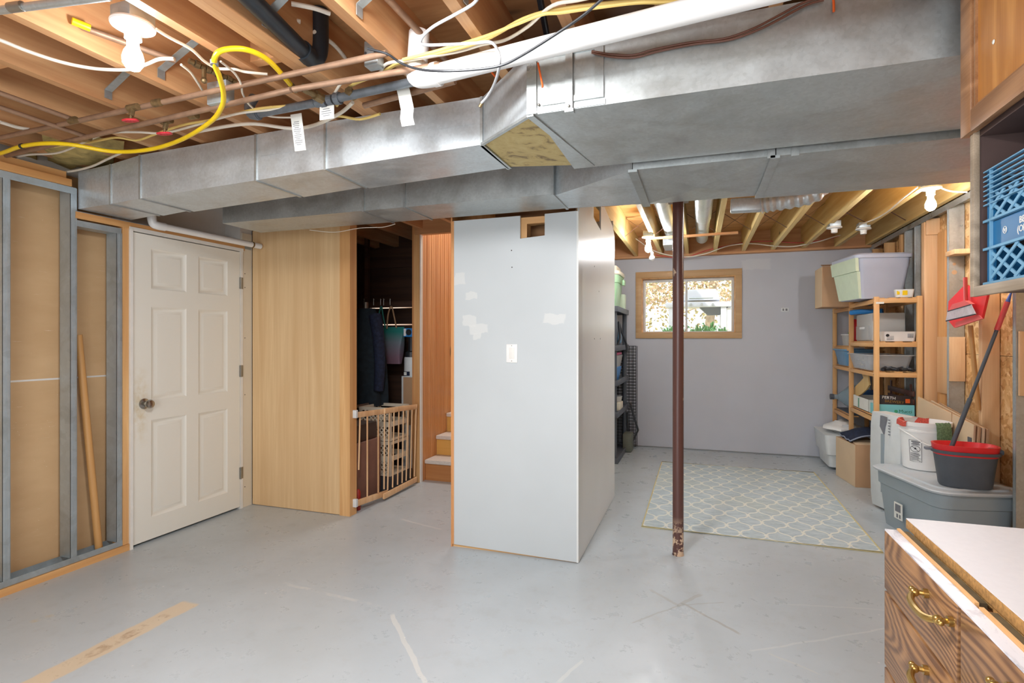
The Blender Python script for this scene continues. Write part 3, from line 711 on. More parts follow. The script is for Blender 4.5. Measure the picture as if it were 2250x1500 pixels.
a_, c_ = bz(2036, 480, ys-.03), bz(2066, 514, ys-.03); block(ys-.004, a_.x, c_.x, c_.z, a_.z)
a_, c_ = bz(2052, 756, ys-.2), bz(2080, 856, ys-.2)
b = B(); b.box(1.83, 1.8445, ry(2081)+.02, ys-.05, .9, 1.35, .002); obj('wood_block', b, M['stud_z'], wr)
b = B(); b.box(1.845, 1.859, ys-.16, ys-.012, .04, 2.2, .002); obj('wood_board', b, M['pine_z'], wr)
def rsteel(px, z0=.04, flip=1):
    y = ry(px)
    b = B(); b.box(XR, XR+.0015, y, y+.035, z0, 2.33); b.box(XR, 1.855, y-.0015, y, z0, 2.33); b.box(1.853, 1.855, y, y+.035, z0, 2.33)
    b.box(XR-.001, XR+.001, y+.010, y+.013, z0, 2.33); b.box(XR-.001, XR+.001, y+.022, y+.025, z0, 2.33)
    obj('steel_stud', b, M['strap'], wr); return y
y1s = rsteel(2085)
for (px, py, r) in ((2097, 580, .011), (2097, 598, .017)):
    p = at(px, py, y=y1s-.003); b = B(); b.cyl(p, p+Vector((0, .004, 0)), r, seg=16); obj('punched_hole', b, M['kraft'], wr)
a_, c_ = bz(2087, 740, y1s-.02), bz(2121, 838, y1s-.02); block(y1s-.003, a_.x, c_.x, c_.z, a_.z)
p = bz(2100, 556, y1s-.1); b = B(); b.box(p.x-.03, 1.855, y1s-.16, y1s-.004, p.z-.012, p.z+.022, .002); obj('wood_block', b, M['stud_z'], wr)
b = B(); b.box(1.845, 1.859, y1s-.14, y1s-.1, 1.5, 2.3); obj('wood_strip', b, M['stud_z'], wr)
wstud(2150, 2158)
y2s = rsteel(2232)
a_, c_ = bz(2240, 728, y2s-.02), bz(2262, 870, y2s-.02); block(y2s-.003, a_.x, c_.x, c_.z, a_.z)
y3s = rsteel(1990); rsteel(2012)
for k in range(6):
    y = y2s-.42*(k+1)
    if y > -2.4: b = B(); b.box(XR, 1.855, y-.04, y, .04, 2.3); obj('wood_stud', b, M['stud_z'], wr)
for y in (6.0, 6.45, 6.85): b = B(); b.box(XR+.005, 1.855, y-.04, y, .04, 2.3); obj('wood_stud', b, M['pine_z'], wr)
b = B(); b.box(XR, 1.855, -2.5, 6.9, 0, .038); obj('bottom_plate', b, M['stud_z'], wr)
b = B(); b.box(XR-.002, 1.855, -2.5, 6.9, 2.335, 2.345); b.box(XR-.003, XR-.001, -2.5, 6.9, 2.30, 2.345); obj('top_track', b, M['strap'], wr)

# ============================================================ DUCTS
def seam(b, pts, w_=.012, t_=.004):
    for p, q in zip(pts, pts[1:]): b.beam(p, q, w_, t_)
def zf(x): return 2.085+(x+3.4)*(.063/2.54)
duct1 = thing('air_duct', 'long galvanized duct nearest the viewer, kinking toward the right', 'duct', (-1, 2.2, 2.12))
secs = [(-3.41, -3.13, 2.30, 2.18), (-3.13, -2.88, 2.315, 2.175), (-2.88, -2.075, 2.335, 2.16), (-2.075, -1.655, 2.345, 2.15), (-1.655, -.86, 2.348, 2.14)]
for i, (x0, x1, zt_, yf) in enumerate(secs):
    yf2 = secs[i+1][3] if i+1 < len(secs) else 2.13
    zt2 = secs[i+1][2] if i+1 < len(secs) else 2.348
    b = B(); b.hexa([(x0, yf, zf(x0)), (x1-.003, yf2, zf(x1)), (x1-.003, 2.46, zf(x1)), (x0, 2.49, zf(x0))], [(x0, yf, zt_), (x1-.003, yf2, zt2), (x1-.003, 2.46, zt2), (x0, 2.49, zt_)])
    s_ = obj('duct_section', b, M['galv'], duct1)
    b = B(); g = .006
    b.hexa([(x1-.012, yf2-g, zf(x1)-g), (x1, yf2-g, zf(x1)-g), (x1, 2.47, zf(x1)-g), (x1-.012, 2.47, zf(x1)-g)], [(x1-.012, yf2-g, zt2), (x1, yf2-g, zt2), (x1, 2.47, zt2), (x1-.012, 2.47, zt2)])
    obj('drive_cleat', b, M['strap'], duct1)
# crease lines
b = B(); b.beam((-3.1, 2.172, 2.22), (-2.1, 2.152, 2.232), .0015, .004); b.beam((-2.05, 2.147, 2.235), (-.9, 2.128, 2.24), .0015, .004); obj('crease', b, M['galv'], duct1)
# elbow
E0 = [(-.86, 2.13), (-.85, 2.46)]; E1 = [(-.57, 1.845), (-.47, 2.46)]
zb0, zb1 = zf(-.86), 2.12
b = B(); b.hexa([(-.86, 2.13, zb0+.004), (-.57, 1.85, zb1+.004), (-.475, 2.458, zb1+.004), (-.855, 2.458, zb0+.004)], [(-.86, 2.13, 2.348), (-.57, 1.85, 2.348), (-.475, 2.458, 2.348), (-.855, 2.458, 2.348)]); obj('elbow', b, M['galv'], duct1)
b = B(); b.hexa([(-.852, 2.14, zb0+.001), (-.572, 1.868, zb1+.001), (-.49, 2.452, zb1+.001), (-.848, 2.452, zb0+.001)], [(-.852, 2.14, zb0+.0035), (-.572, 1.868, zb1+.0035), (-.49, 2.452, zb1+.0035), (-.848, 2.452, zb0+.0035)]); obj('yellowed_patch', b, M['yellowed'], duct1, 'brown-stained yellow underside of the elbow')
# flange strips around the elbow
b = B(); b.beam((-.862, 2.125, zb0-.001), (-.572, 1.846, zb1-.001), .014, .01); obj('flange', b, M['strap'], duct1)
b = B(); b.beam((-.565, 1.84, zb1-.001), (-.462, 2.465, zb1-.001), .026, .01); obj('flange', b, M['strap'], duct1)
b = B(); b.beam((-.865, 2.13, zb0-.002), (-.855, 2.46, zb0-.002), .018, .008); obj('flange', b, M['strap'], duct1)
b = B(); b.box(-.575, -.54, 1.834, 1.842, 2.12, 2.348); obj('flange', b, M['strap'], duct1)
# right run with pyramid cross-breaks underneath
YF, YR0, ZR = 1.842, 2.49, 2.12
def crossbroken(b, x0, x1, y0, y1, z, zt_, dip):
    top = [b.bm.verts.new(Vector(p)) for p in ((x0, y0, zt_), (x1, y0, zt_), (x1, y1, zt_), (x0, y1, zt_))]
    lo = [b.bm.verts.new(Vector(p)) for p in ((x0, y0, z), (x1, y0, z), (x1, y1, z), (x0, y1, z))]
    cpt = b.bm.verts.new(Vector(((x0+x1)/2, (y0+y1)/2, z-dip)))
    for k in range(4):
        b.bm.faces.new((lo[k], lo[(k+1) % 4], cpt)); b.bm.faces.new((lo[k], lo[(k+1) % 4], top[(k+1) % 4], top[k]))
    b.bm.faces.new(top)
b = B(); crossbroken(b, -.55, 1.0, YF, YR0, ZR, 2.348, .022); obj('duct_section', b, M['galv2'], duct1, smooth=.2)
b = B(); crossbroken(b, 1.003, 1.79, YF, YR0, ZR, 2.348, .016); obj('duct_section', b, M['galv2'], duct1, smooth=.2)
# hanger straps and frame on its face
b = B(); b.box(-.52, -.335, YF-.006, YF, 2.145, 2.165); obj('frame_strip', b, M['strap'], duct1)
b = B(); b.box(-.52, -.335, YF-.006, YF, 2.31, 2.325); obj('frame_strip', b, M['strap'], duct1)
b = B(); b.box(-.335, -.305, YF-.007, YF, 2.145, 2.348); obj('frame_strip', b, M['strap'], duct1)
b = B(); b.box(-.435, -.41, YF-.013, YF-.0065, 2.118, 2.348); b.box(-.438, -.407, YF-.013, YF+.012, 2.108, 2.118); obj('hanger_strap', b, M['strap'], duct1)
for (x, z) in ((-.532, 2.15), (-.532, 2.318), (-.422, 2.126)):
    b = B(); b.sphere((x, YF-.006 if x < -.5 else YF-.014, z), .005); obj('screw', b, M['hinge'], duct1)
b = B(); b.box(-.545, -.3, YF-.0035, YF, 2.122, 2.14); obj('frame_strip', b, M['galv2'], duct1)
# tape / stain blobs
t = NT('plaster_smear'); t.set(.7); t.col(rgb(236, 238, 238)); M['smear'] = t.m
for pts in ([(403, 363), (400, 375), (398, 390), (404, 400), (410, 408)],):
    b = B(); b.tube([at(x, y, y=2.162)+Vector((0, -.002, 0)) for x, y in pts], .003, 6); obj('plaster_drip', b, M['smear'], duct1)

duct2 = thing('air_duct', 'galvanized duct running behind, widening above the steel post', 'duct', (-.5, 3, 2.1))
for i, (x0, x1) in enumerate(((-3.0, -1.9), (-1.9, -1.62), (-1.62, -.73))):
    b = B(); b.box(x0, x1-.003, 2.81, 3.145, 2.1, 2.33); obj('duct_section', b, M['galv2'], duct2)
    b = B(); b.box(x1-.014, x1, 2.803, 3.155, 2.094, 2.33); obj('drive_cleat', b, M['strap'], duct2)
b = B(); b.hexa([(-.73, 2.84, 2.1), (-.29, 2.53, 2.1), (-.29, 3.185, 2.1), (-.73, 3.15, 2.1)], [(-.73, 2.84, 2.33), (-.29, 2.53, 2.33), (-.29, 3.185, 2.33), (-.73, 3.15, 2.33)]); obj('transition_piece', b, M['galv'], duct2)
b = B(); crossbroken(b, -.287, .30, 2.53, 3.2, 2.1, 2.348, .02); obj('duct_section', b, M['galv2'], duct2, smooth=.2)
b = B(); crossbroken(b, .305, 1.79, 2.53, 3.26, 2.1, 2.348, .024); obj('duct_section', b, M['galv2'], duct2, smooth=.2)
for x, w_ in ((-.287, .02), (.30, .018)):
    b = B(); b.box(x-w_, x+w_, 2.52, 3.21, 2.088, 2.1); obj('flange', b, M['strap'], duct2)
for x in (.27, .36):
    b = B(); b.box(x, x+.03, 2.52, 2.53, 2.09, 2.33); obj('hanger_strap', b, M['strap'], duct2)
# dangling wires under duct 2
o = obj('loose_wire', B().tube([at(x, y, z=2.07) for x, y in ((680, 505), (735, 510), (790, 501), (840, 499), (868, 492))], .0022, 6), M['romex_w']); tag(o, 'thin loose wire hanging under the rear duct above the veneer panel', 'wire')
# round branch pipes in the back joists
pp = thing('round_pipe', 'galvanized round pipe left of the steel post, between back joists', 'pipe', (-.3, 4.5, 2.4), 'round heating pipes in the back joists')
b = B(); b.cyl((-.27, 3.3, 2.36), (-.285, 4.55, 2.43), .062, seg=28); b.cyl((-.285, 4.5, 2.43), (-.29, 6.2, 2.47), .06, seg=28); obj('pipe_run', b, M['galv'], pp)
b = B(); b.tube([(-.35+.0, 3.9, 2.365), (-.2, 3.9, 2.365)], .004, 6); b.cyl((-.275, 3.86, 2.39), (-.275, 3.93, 2.395), .068, seg=28); obj('collar', b, M['galv'], pp)
b = B(); b.box(-.38, -.2, 6.2, 6.6, 2.36, 2.44); obj('register_boot', b, M['galv'], pp)
pp = thing('round_pipe', 'galvanized round pipe right of the steel post, between back joists', 'pipe', (.03, 4.5, 2.4), 'round heating pipes in the back joists')
b = B(); b.cyl((.035, 3.3, 2.36), (.03, 5.2, 2.43), .07, seg=28); b.cyl((.03, 5.0, 2.44), (.025, 6.5, 2.47), .066, seg=28); obj('pipe_run', b, M['galv'], pp)
b = B(); b.cyl((.035, 3.9, 2.385), (.035, 3.98, 2.39), .077, seg=28); obj('collar', b, M['galv'], pp)
fx = thing('flexible_duct', 'ribbed silver elbow duct above the back room, beside the joists', 'duct', (.6, 3.9, 2.35))
pts = [(.28, 3.75, 2.33), (.5, 3.73, 2.33), (.72, 3.68, 2.33), (.92, 3.62, 2.36), (1.02, 3.6, 2.46)]
pts = [at(1672, 450, y=3.85), at(1700, 445, y=3.84), at(1745, 438, y=3.82), at(1790, 425, y=3.8), at(1812, 400, y=3.8)]
b = B(); b.tube(pts, lambda u: .052+.005*math.sin(u*60), 24, 12); obj('ribbed_elbow', b, M['galv'], fx)
b = B(); b.beam(at(1605, 453, y=3.86), at(1674, 449, y=3.85), .085, .085, bev=.01); obj('straight_run', b, M['galv'], fx)
b = B(); u_ = at(1740, 438, y=3.82); b.box(u_.x-.01, u_.x+.01, 3.815, 3.818, u_.z+.05, ZJ+.05); obj('hanger_strap', b, M['strap'], fx)
# red/white cables of the back room
def cable(name, pts, r, mat, lab, cat='cable', grp=None, parent=None):
    b = B(); b.tube(pts, r, 8, 6); o = obj(name, b, mat, parent)
    if parent is None: tag(o, lab, cat, grp)
    return o
def zp(L, z): return [at(x, y, z=z) for x, y in L]
cable('electric_cable', [at(x, y, y=6.6) for x, y in ((1345, 500), (1390, 520), (1440, 552), (1500, 564), (1550, 557), (1600, 540), (1650, 535), (1700, 540), (1745, 541), (1800, 530), (1840, 518), (1880, 511))], .006, M['romex_w'], 'white cable swagging along the back joists over the window')
cable('electric_cable', [at(x, y, y=6.68) for x, y in ((1440, 560), (1500, 566), (1560, 548), (1640, 532), (1700, 530), (1760, 533), (1830, 522), (1900, 500))], .006, M['romex_r'], 'red cable along the back joists behind the white one')
cable('electric_cable', zp([(2020, 408), (1985, 435), (1950, 465), (1920, 482), (1893, 492), (1882, 500)], ZJ-.006), .006, M['romex_w'], 'white cable curling between the two right back light sockets')
cable('electric_cable', [at(x, y, y=4.4) for x, y in ((2068, 413), (2090, 420), (2125, 422))], .005, M['romex_w'], 'short white cable leaving the lit right bulb toward the wall')
cable('electric_cable', [at(x, y, y=6.4) for x, y in ((1600, 425), (1580, 450), (1572, 480), (1575, 510), (1565, 520))], .005, M['romex_w'], 'white cable dropping beside the back joist over the window')

# ============================================================ CEILING SERVICES
def fixture(x, y, z, lab, lit=True, box=True, r=.062, on=None, grp='bare bulb ceiling sockets', bulb=True):
    f = thing('ceiling_light', lab, 'light', (x, y, z), grp)
    if box:
        b = B(); b.box(x-.045, x+.045, y-.045, y+.045, z+.012, z+.06, .004); obj('junction_box', b, M['galv_stud'], f)
    b = B(); b.lathe((x, y, z), [(.001, .012), (r*.96, .012), (r, .006), (r*.96, 0), (r*.45, -.006), (.026, -.012), (.025, -.04), (.02, -.042), (.001, -.042)], 32); obj('lamp_holder', b, M['porcelain'], f)
    if bulb:
        b = B(); zz = z-.042
        b.lathe((x, y, zz), [(.001, .004), (.0165, .003), (.018, -.025), (.026, -.04), (.031, -.06), (.030, -.078), (.02, -.095), (.008, -.101), (.001, -.102)], 24)
        if lit:
            nb = obj('bulb', b, M['bulb_near'] if y < 2 else M['bulb_on'], f)
        else: nb = obj('bulb', b, M['bulb_off'], f)
    return f
fixture(-1.77, 1.30, 2.36, 'lit bare bulb in white lamp holder at upper left', r=.066)
fixture(1.434, 4.28, 2.315, 'lit bare bulb over the right side of the back room')
fixture(-.47, 5.434, 2.315, 'lit bare bulb near the window, left of the steel post')
fixture(1.132, 5.516, 2.315, 'empty white lamp socket under the back joists, left of two', bulb=False)
fixture(1.394, 5.671, 2.315, 'empty white lamp socket under the back joists, right of two', bulb=False)
p = at(1433, 567, y=5.5); o = obj('spare_bulb', B().sphere(p, .028).cyl(p+Vector((0, 0, .02)), p+Vector((0, 0, .06)), .014), M['bulb_off']); tag(o, 'unlit frosted bulb hanging below the lit one near the window', 'bulb')
cable('hanging_cord', [p+Vector((0, 0, .055)), p+Vector((-.01, 0, .1)), Vector((-.46, 5.45, 2.33))], .003, M['romex_w'], 'short cord holding the unlit frosted bulb', 'cord')

# water pipes
Zc = 2.315
def pipe(name, p0, p1, r, mat, lab, cat='pipe', grp=None):
    b = B(); b.cyl(p0, p1, r, seg=14); o = obj(name, b, mat); tag(o, lab, cat, grp); return o
def valve(pipe_pt, lab):
    x, y, z = pipe_pt
    v = thing('shutoff_valve', lab, 'valve', (x, y, z), 'red wheel shutoff valves')
    b = B(); b.cyl((x-.028, y, z), (x+.028, y, z), .014, seg=8); b.cyl((x, y, z), (x+.003, y-.01, z-.04), .010, seg=8); b.cyl((x+.003, y-.01, z-.03), (x+.004, y-.013, z-.06), .005, seg=8); obj('valve_body', b, M['brass_old'], v)
    b = B(); m = Matrix.Translation((x+.004, y-.013, z-.06)) @ Matrix.Rotation(.25, 4, 'X')
    ring = [m @ Vector((.026*math.cos(a)*(1+.06*math.cos(6*a)), .026*math.sin(a)*(1+.06*math.cos(6*a)), 0)) for a in [2*PI*k/24 for k in range(24)]]
    b.tube(ring, .0045, 6, 1, True)
    for k in range(3):
        a = k*PI/3; b.tube([m @ Vector((-.025*math.cos(a), -.025*math.sin(a), 0)), m @ Vector((.025*math.cos(a), .025*math.sin(a), 0))], .0035, 6)
    obj('hand_wheel', b, M['redv'], v)
p0 = at(0, 300, z=2.30); p1 = at(850, 117, z=2.315)
cu1 = pipe('copper_pipe', p0+Vector((-.3, .02, 0)), p1, .011, M['copper'], 'upper copper water pipe crossing under the joists')
q0 = at(0, 345, z=2.285); q1 = at(640, 197, z=2.285); q2 = at(905, 147, z=2.285)
cu2 = pipe('copper_pipe', q0+Vector((-.3, .02, 0)), q1, .011, M['copper'], 'lower copper water pipe nearest the duct')
pipe('copper_pipe', q1+Vector((.01, 0, 0)), q2+Vector((.1, .02, 0)), .011, M['copper'], 'copper pipe behind the yellow hose end, toward the white drain')
pipe('copper_pipe', at(800, 232, z=2.3), at(1000, 178, z=2.3), .012, M['copper'], 'short copper pipe behind the curled paper tag')
a0 = at(0, 198, z=2.33); a1 = at(160, 262, z=2.31); pipe('copper_pipe', (a1.x, a0.y-1.2, 2.325), a1, .010, M['copper'], 'copper branch at upper left running front to back')
a0 = at(0, 233, z=2.31); a1 = at(190, 300, z=2.295); pipe('copper_pipe', (a1.x, a0.y-1.2, 2.31), a1, .010, M['copper'], 'second copper branch at upper left, nearer the wall')
pipe('copper_pipe', at(75, 22, z=2.42), at(385, 133, z=2.40), .011, M['copper'], 'copper pipe with yellow tape stripe beside the lit bulb')
pipe('tape_wrap', at(158, 45, z=2.412)+Vector((0, 0, -.001)), at(198, 61, z=2.409)+Vector((0, 0, -.001)), .0125, M['gas_y'], 'yellow tape wrapped on the copper pipe by the bulb', 'tape')
for (x, y, c) in ((292, 238, 1), (366, 268, 1)):
    p = at(x, y-2, z=2.30 if x < 300 else 2.287)
    valve(p, 'red wheel valve on the upper copper pipe' if x < 300 else 'red wheel valve on the lower copper pipe')
for i, (x, y, z) in enumerate(((160, 264, 2.301), (345, 226, 2.304), (190, 304, 2.285), (425, 254, 2.285))):
    p = at(x, y, z=z); b = B(); b.cyl(p-Vector((.02, 0, 0)), p+Vector((.02, 0, 0)), .015, seg=12)
    obj('pipe_fitting', b, M['brass_old'], cu1 if i in (0, 1) else cu2)
# brass valve train
b = B(); p = at(415, 133, z=2.4); q = at(520, 182, z=2.39)
d = (q-p)
for k in range(9):
    u = k/9; b.cyl(p+d*u, p+d*(u+.09), .015 if k % 2 else .011, seg=10)
b.cyl(p+d*.3, p+d*.3+Vector((0, 0, -.045)), .008, seg=8); b.sphere(p+d*.3+Vector((0, 0, -.05)), .012)
o = obj('brass_fitting', b, M['brass_old']); tag(o, 'string of brass pipe fittings beside the yellow hose loop', 'fitting')
# electrical boxes
def ebox(px, py, z, lab, s=.05):
    p = at(px, py, z=z); e = thing('junction_box', lab, 'electrical box', p)
    b = B(); b.box(p.x-s, p.x+s, p.y-.022, p.y+.022, p.z-.045, p.z+.045, .003); obj('box_body', b, M['galv_stud'], e)
    b = B(); b.box(p.x-s*.9, p.x+s*.9, p.y-.024, p.y-.022, p.z-.04, p.z+.04, .001)
    obj('cover', b, M['strap'], e)
    for dx in (-.02, .02):
        b = B(); b.cyl((p.x+dx, p.y-.026, p.z), (p.x+dx, p.y-.024, p.z), .005, seg=8); obj('knockout', b, M['nail'], e)
ebox(485, 207, 2.33, 'steel junction box behind the yellow hose loop')
ebox(822, 122, 2.36, 'small steel junction box at the joist end, center top', .028)
# gas pipe
gp = thing('gas_pipe', 'black iron gas pipe along the near duct, with fittings', 'pipe', at(700, 230, z=2.3))
g0 = at(558, 252, z=2.3); g1 = at(925, 176, z=2.3)
b = B(); b.cyl(g0, at(693, 226, z=2.3), .0165, seg=16); b.cyl(at(740, 216, z=2.3), g1, .0165, seg=16); obj('pipe_run', b, M['iron'], gp)
b = B(); b.tube([g0+Vector((.03, 0, 0)), g0, g0+Vector((-.018, .0, .01)), g0+Vector((-.025, 0, .04)), g0+Vector((-.03, .03, .09))], .021, 12); b.cyl(g0+Vector((.01, 0, 0)), g0+Vector((.025, 0, 0)), .025); obj('elbow', b, M['iron'], gp)
b = B()
for k, x in enumerate((700, 712, 726, 742)): q = at(x, 225-(x-700)*.21, z=2.3); b.cyl(q-Vector((.012, 0, 0)), q+Vector((.012, 0, 0)), .024 if k % 2 else .02, seg=10)
obj('union', b, M['iron'], gp)
for (x0, y0, x1, y1) in ((665, 192, 708, 218), (765, 198, 778, 212)):
    b = B(); a_, c_ = at(x0, y0, z=2.31), at(x1, y1, z=2.302); d = c_-a_
    b.cyl(a_, a_+d*.25, .018, seg=6); b.cyl(a_+d*.2, a_+d*.65, .013, seg=12); b.cyl(a_+d*.6, c_, .020, seg=8); obj('brass_valve', b, M['brass_old'], gp, 'brass gas cock with square head')
# paper tags
def hangtag(pts, lab, mat=None, lines=0, wd=.045, stringp=None):
    """curved paper strip through 3D points; width across x"""
    P = [Vector(p) for p in pts]
    b = B(); L = []
    for p in P: L.append([p+Vector((-wd/2, 0, 0)), p+Vector((wd/2, 0, 0)), p+Vector((wd/2, .0012, 0)), p+Vector((-wd/2, .0012, 0))])
    b.loft(L); o = obj('paper_tag', b, mat or M['paper']); tag(o, lab, 'tag')
    if lines:
        a_, z_ = P[0], P[-1]
        b = B()
        for k in range(lines):
            u = .22+.66*k/lines; c_ = a_.lerp(z_, u); w2 = wd*(.36 if k % 3 else .25)
            b.box(c_.x-w2, c_.x+w2*random.uniform(.5, 1), c_.y-.002, c_.y-.0006, c_.z-.0009, c_.z+.0009)
        obj('printed_lines', b, M['inkgrey'], o)
    return o
hangtag([at(650, 250, y=1.93), at(655, 290, y=1.935), at(660, 331, y=1.94)], 'long printed grey tag hanging in front of the near duct', M['paper'], 13, .058)
hangtag([at(718, 233, y=1.86), at(718, 262, y=1.87)], 'short white label hanging on the gas pipe', M['paper'], 4, .07)
hangtag([at(884, 190, y=1.86), at(890, 215, y=1.85), at(895, 240, y=1.84), at(893, 258, y=1.85), at(897, 276, y=1.85)], 'curled blank white tag hanging from the gas pipe', M['paper'], 0, .055)
# big white drain pipe
dp = thing('drain_pipe', 'large white plastic drain pipe running over the near duct', 'pipe', at(920, 175, z=2.3))
Pd0 = at(925, 172, z=2.265); Pd1 = at(1605, 2, z=2.27)
b = B(); b.cyl(Pd0, Pd0+(Pd1-Pd0)*1.5, .034, seg=28); obj('pipe_run', b, M['pvc'], dp)
b = B(); b.tube([Pd0+(Pd1-Pd0).normalized()*.07, Pd0+(Pd1-Pd0).normalized()*.03, Pd0+Vector((-.015, .005, .012)), Pd0+Vector((-.035, .03, .05)), Pd0+Vector((-.04, .05, .11)), Pd0+Vector((-.04, .06, .2))], .038, 20); obj('elbow', b, M['pvc'], dp)
b = B(); dd = (Pd1-Pd0).normalized(); b.cyl(Pd0+dd*.055, Pd0+dd*.075, .041, seg=28); obj('collar', b, M['pvc'], dp)
# black waste pipe
bp = thing('waste_pipe', 'thick black waste pipe slanting down between joists', 'pipe', (-1.35, 1.5, 2.45))
e = at(682, 128, z=2.38); s0 = at(540, -12, z=2.38); s1 = s0+(s0-e)*.6
b = B(); b.cyl(s1, e, .03, seg=24); obj('pipe_run', b, M['abs'], bp)
b = B(); b.tube([e+(s0-e).normalized()*.05, e, e+Vector((.005, .03, .02)), e+Vector((.01, .04, .07)), e+Vector((.01, .04, .2))], .033, 20); obj('elbow', b, M['abs'], bp)
b = B(); b.cyl(e+(s0-e).normalized()*.02, e+(s0-e).normalized()*.06, .036, seg=24); obj('collar', b, M['abs'], bp)
# little white drain over the cream door
wp2 = thing('condensate_pipe', 'narrow white plastic pipe above the cream door', 'pipe', (-3.37, 3, 2.05))
b = B(); A0 = Vector((-3.36, 2.63, 2.075)); A1 = at(572, 541, y=3.46); b.cyl(A0, A1, .022, seg=20); obj('pipe_run', b, M['pvc'], wp2)
b = B(); b.tube([A0+(A1-A0).normalized()*.05, A0, A0+Vector((-.012, -.02, .012)), A0+Vector((-.015, -.03, .06))], .027, 16); obj('elbow', b, M['pvc'], wp2)
b = B(); u = A0.lerp(A1, .9); b.cyl(u, u+(A1-A0).normalized()*.012, .0245, seg=20); obj('clamp', b, M['brass_old'], wp2)

# yellow gas hose
gh = thing('gas_hose', 'bright yellow flexible gas hose looping under the joists', 'hose', at(480, 130, z=2.3))
pts = [at(x, y, z=z) for x, y, z in ((-60, 348, 2.27), (0, 337, 2.265), (45, 322, 2.265), (100, 315, 2.265), (160, 318, 2.262), (250, 333, 2.25), (330, 328, 2.25), (400, 306, 2.255), (462, 268, 2.26), (487, 235, 2.265), (491, 205, 2.275), (482, 168, 2.285), (471, 138, 2.295), (478, 117, 2.305), (500, 108, 2.315), (535, 108, 2.32), (570, 120, 2.325), (600, 142, 2.325), (640, 188, 2.318))]
b = B(); b.tube(pts, .0095, 12, 8); obj('hose', b, M['gas_y'], gh)
b = B(); e = pts[-1]; d = (pts[-1]-pts[-2]).normalized(); b.cyl(e-d*.01, e+d*.02, .013, seg=6); b.cyl(e+d*.015, e+d*.04, .011, seg=8); obj('end_fitting', b, M['brass_old'], gh)
b = B(); b.cyl(pts[12]+Vector((0, 0, -.008)), pts[12]+Vector((.0, 0, .008)), .0135); obj('clip', b, M['inkgrey'], gh)
b = B(); b.cyl(at(48, 321, z=2.265)-Vector((.006, 0, 0)), at(48, 321, z=2.265)+Vector((.006, 0, 0)), .0125); obj('cable_tie', b, M['black'], gh)
# cables
Z1 = 2.338
cable('electric_cable', zp([(-80, 60), (0, 88), (60, 112), (130, 135), (190, 148), (240, 153), (290, 152), (325, 140), (350, 130), (382, 129)], Z1), .0062, M['romex_w'], 'white cable sagging past the lit bulb at upper left')
cable('electric_cable', zp([(343, 64), (372, 82), (420, 108), (450, 135), (478, 150), (515, 152), (540, 158), (588, 163)], Z1-.004), .005, M['romex_w'], 'white cable from the upper left bulb to the junction box')
cable('electric_cable', zp([(398, 142), (418, 158), (432, 178), (445, 199)], Z1), .0045, M['romex_w'], 'short white cable below the brass fittings')
cable('electric_cable', zp([(485, 135), (515, 160), (530, 185), (533, 205), (548, 230), (575, 250), (605, 257), (642, 258)], 2.31), .0042, M['romex_w'], 'thin white cable dropping to the gas pipe')
cable('electric_cable', zp([(-40, 345), (0, 352), (60, 340), (130, 335), (200, 305), (240, 292), (300, 290), (360, 292), (430, 275), (520, 250), (600, 240), (690, 225)], 2.3), .0055, M['romex_w'], 'white cable bundled behind the lower copper pipe')
cable('electric_cable', zp([(120, 322), (200, 312), (255, 302), (300, 308), (340, 295), (400, 275), (470, 262), (560, 240), (640, 232)], 2.305), .0055, M['romex_y'], 'pale yellow cable woven behind the yellow hose')
cable('electric_cable', zp([(60, 368), (100, 376), (150, 377), (200, 366), (235, 350), (268, 335)], 2.29), .006, M['romex_w'], 'white cable sagging in front of the insulation')
cable('electric_cable', zp([(0, 268), (40, 280), (65, 284)], 2.33), .008, M['romex_w'], 'short thick white cable at the left joists')
cable('electric_cable', zp([(430, 290), (500, 277), (560, 272), (640, 282), (690, 275), (745, 250), (775, 225)], 2.31), .008, M['romex_w'], 'thick white cable resting above the near duct')
cable('electric_cable', zp([(700, 270), (740, 255), (790, 262), (835, 250)], 2.315), .006, M['romex_y'], 'cream cable behind the white label')
cable('electric_cable', [at(x, y, z=z) for x, y, z in ((735, 205, 2.32), (755, 178, 2.33), (790, 168, 2.33), (830, 163, 2.33), (850, 140, 2.33), (900, 132, 2.33), (1000, 115, 2.335), (1060, 98, 2.335), (1110, 88, 2.335), (1160, 58, 2.335), (1215, 12, 2.338), (1290, -4, 2.338), (1500, -60, 2.338))], .0055, M['romex_w'], 'white cable rising from the gas valves across the joists')
cable('electric_cable', [at(x, y, z=z) for x, y, z in ((740, 232, 2.32), (770, 190, 2.335), (820, 168, 2.338), (855, 150, 2.338), (880, 138, 2.338), (960, 118, 2.338), (1060, 90, 2.338), (1150, 42, 2.338), (1230, 20, 2.338), (1330, 8, 2.338), (1480, -6, 2.338), (1700, -50, 2.338))], .0062, M['romex_y'], 'yellow cable across the joists, upper of the pair')
cable('electric_cable', zp([(885, 131), (960, 112), (1060, 82), (1130, 55), (1190, 32), (1230, 28), (1300, 18), (1400, 6), (1500, 2), (1720, -40)], 2.325), .0055, M['romex_y'], 'yellow cable across the joists, lower of the pair')
cable('coax_cable', [at(x, y, z=z) for x, y, z in ((808, 107, 2.33), (850, 118, 2.31), (880, 138, 2.29), (920, 152, 2.25), (970, 156, 2.22), (1040, 153, 2.21), (1100, 144, 2.21), (1150, 120, 2.22), (1220, 76, 2.24), (1280, 35, 2.27), (1330, -8, 2.3), (1400, -70, 2.33), (1440, -160, 2.34))], .0042, M['coax_k'], 'black coaxial cable hanging in front of the white drain')
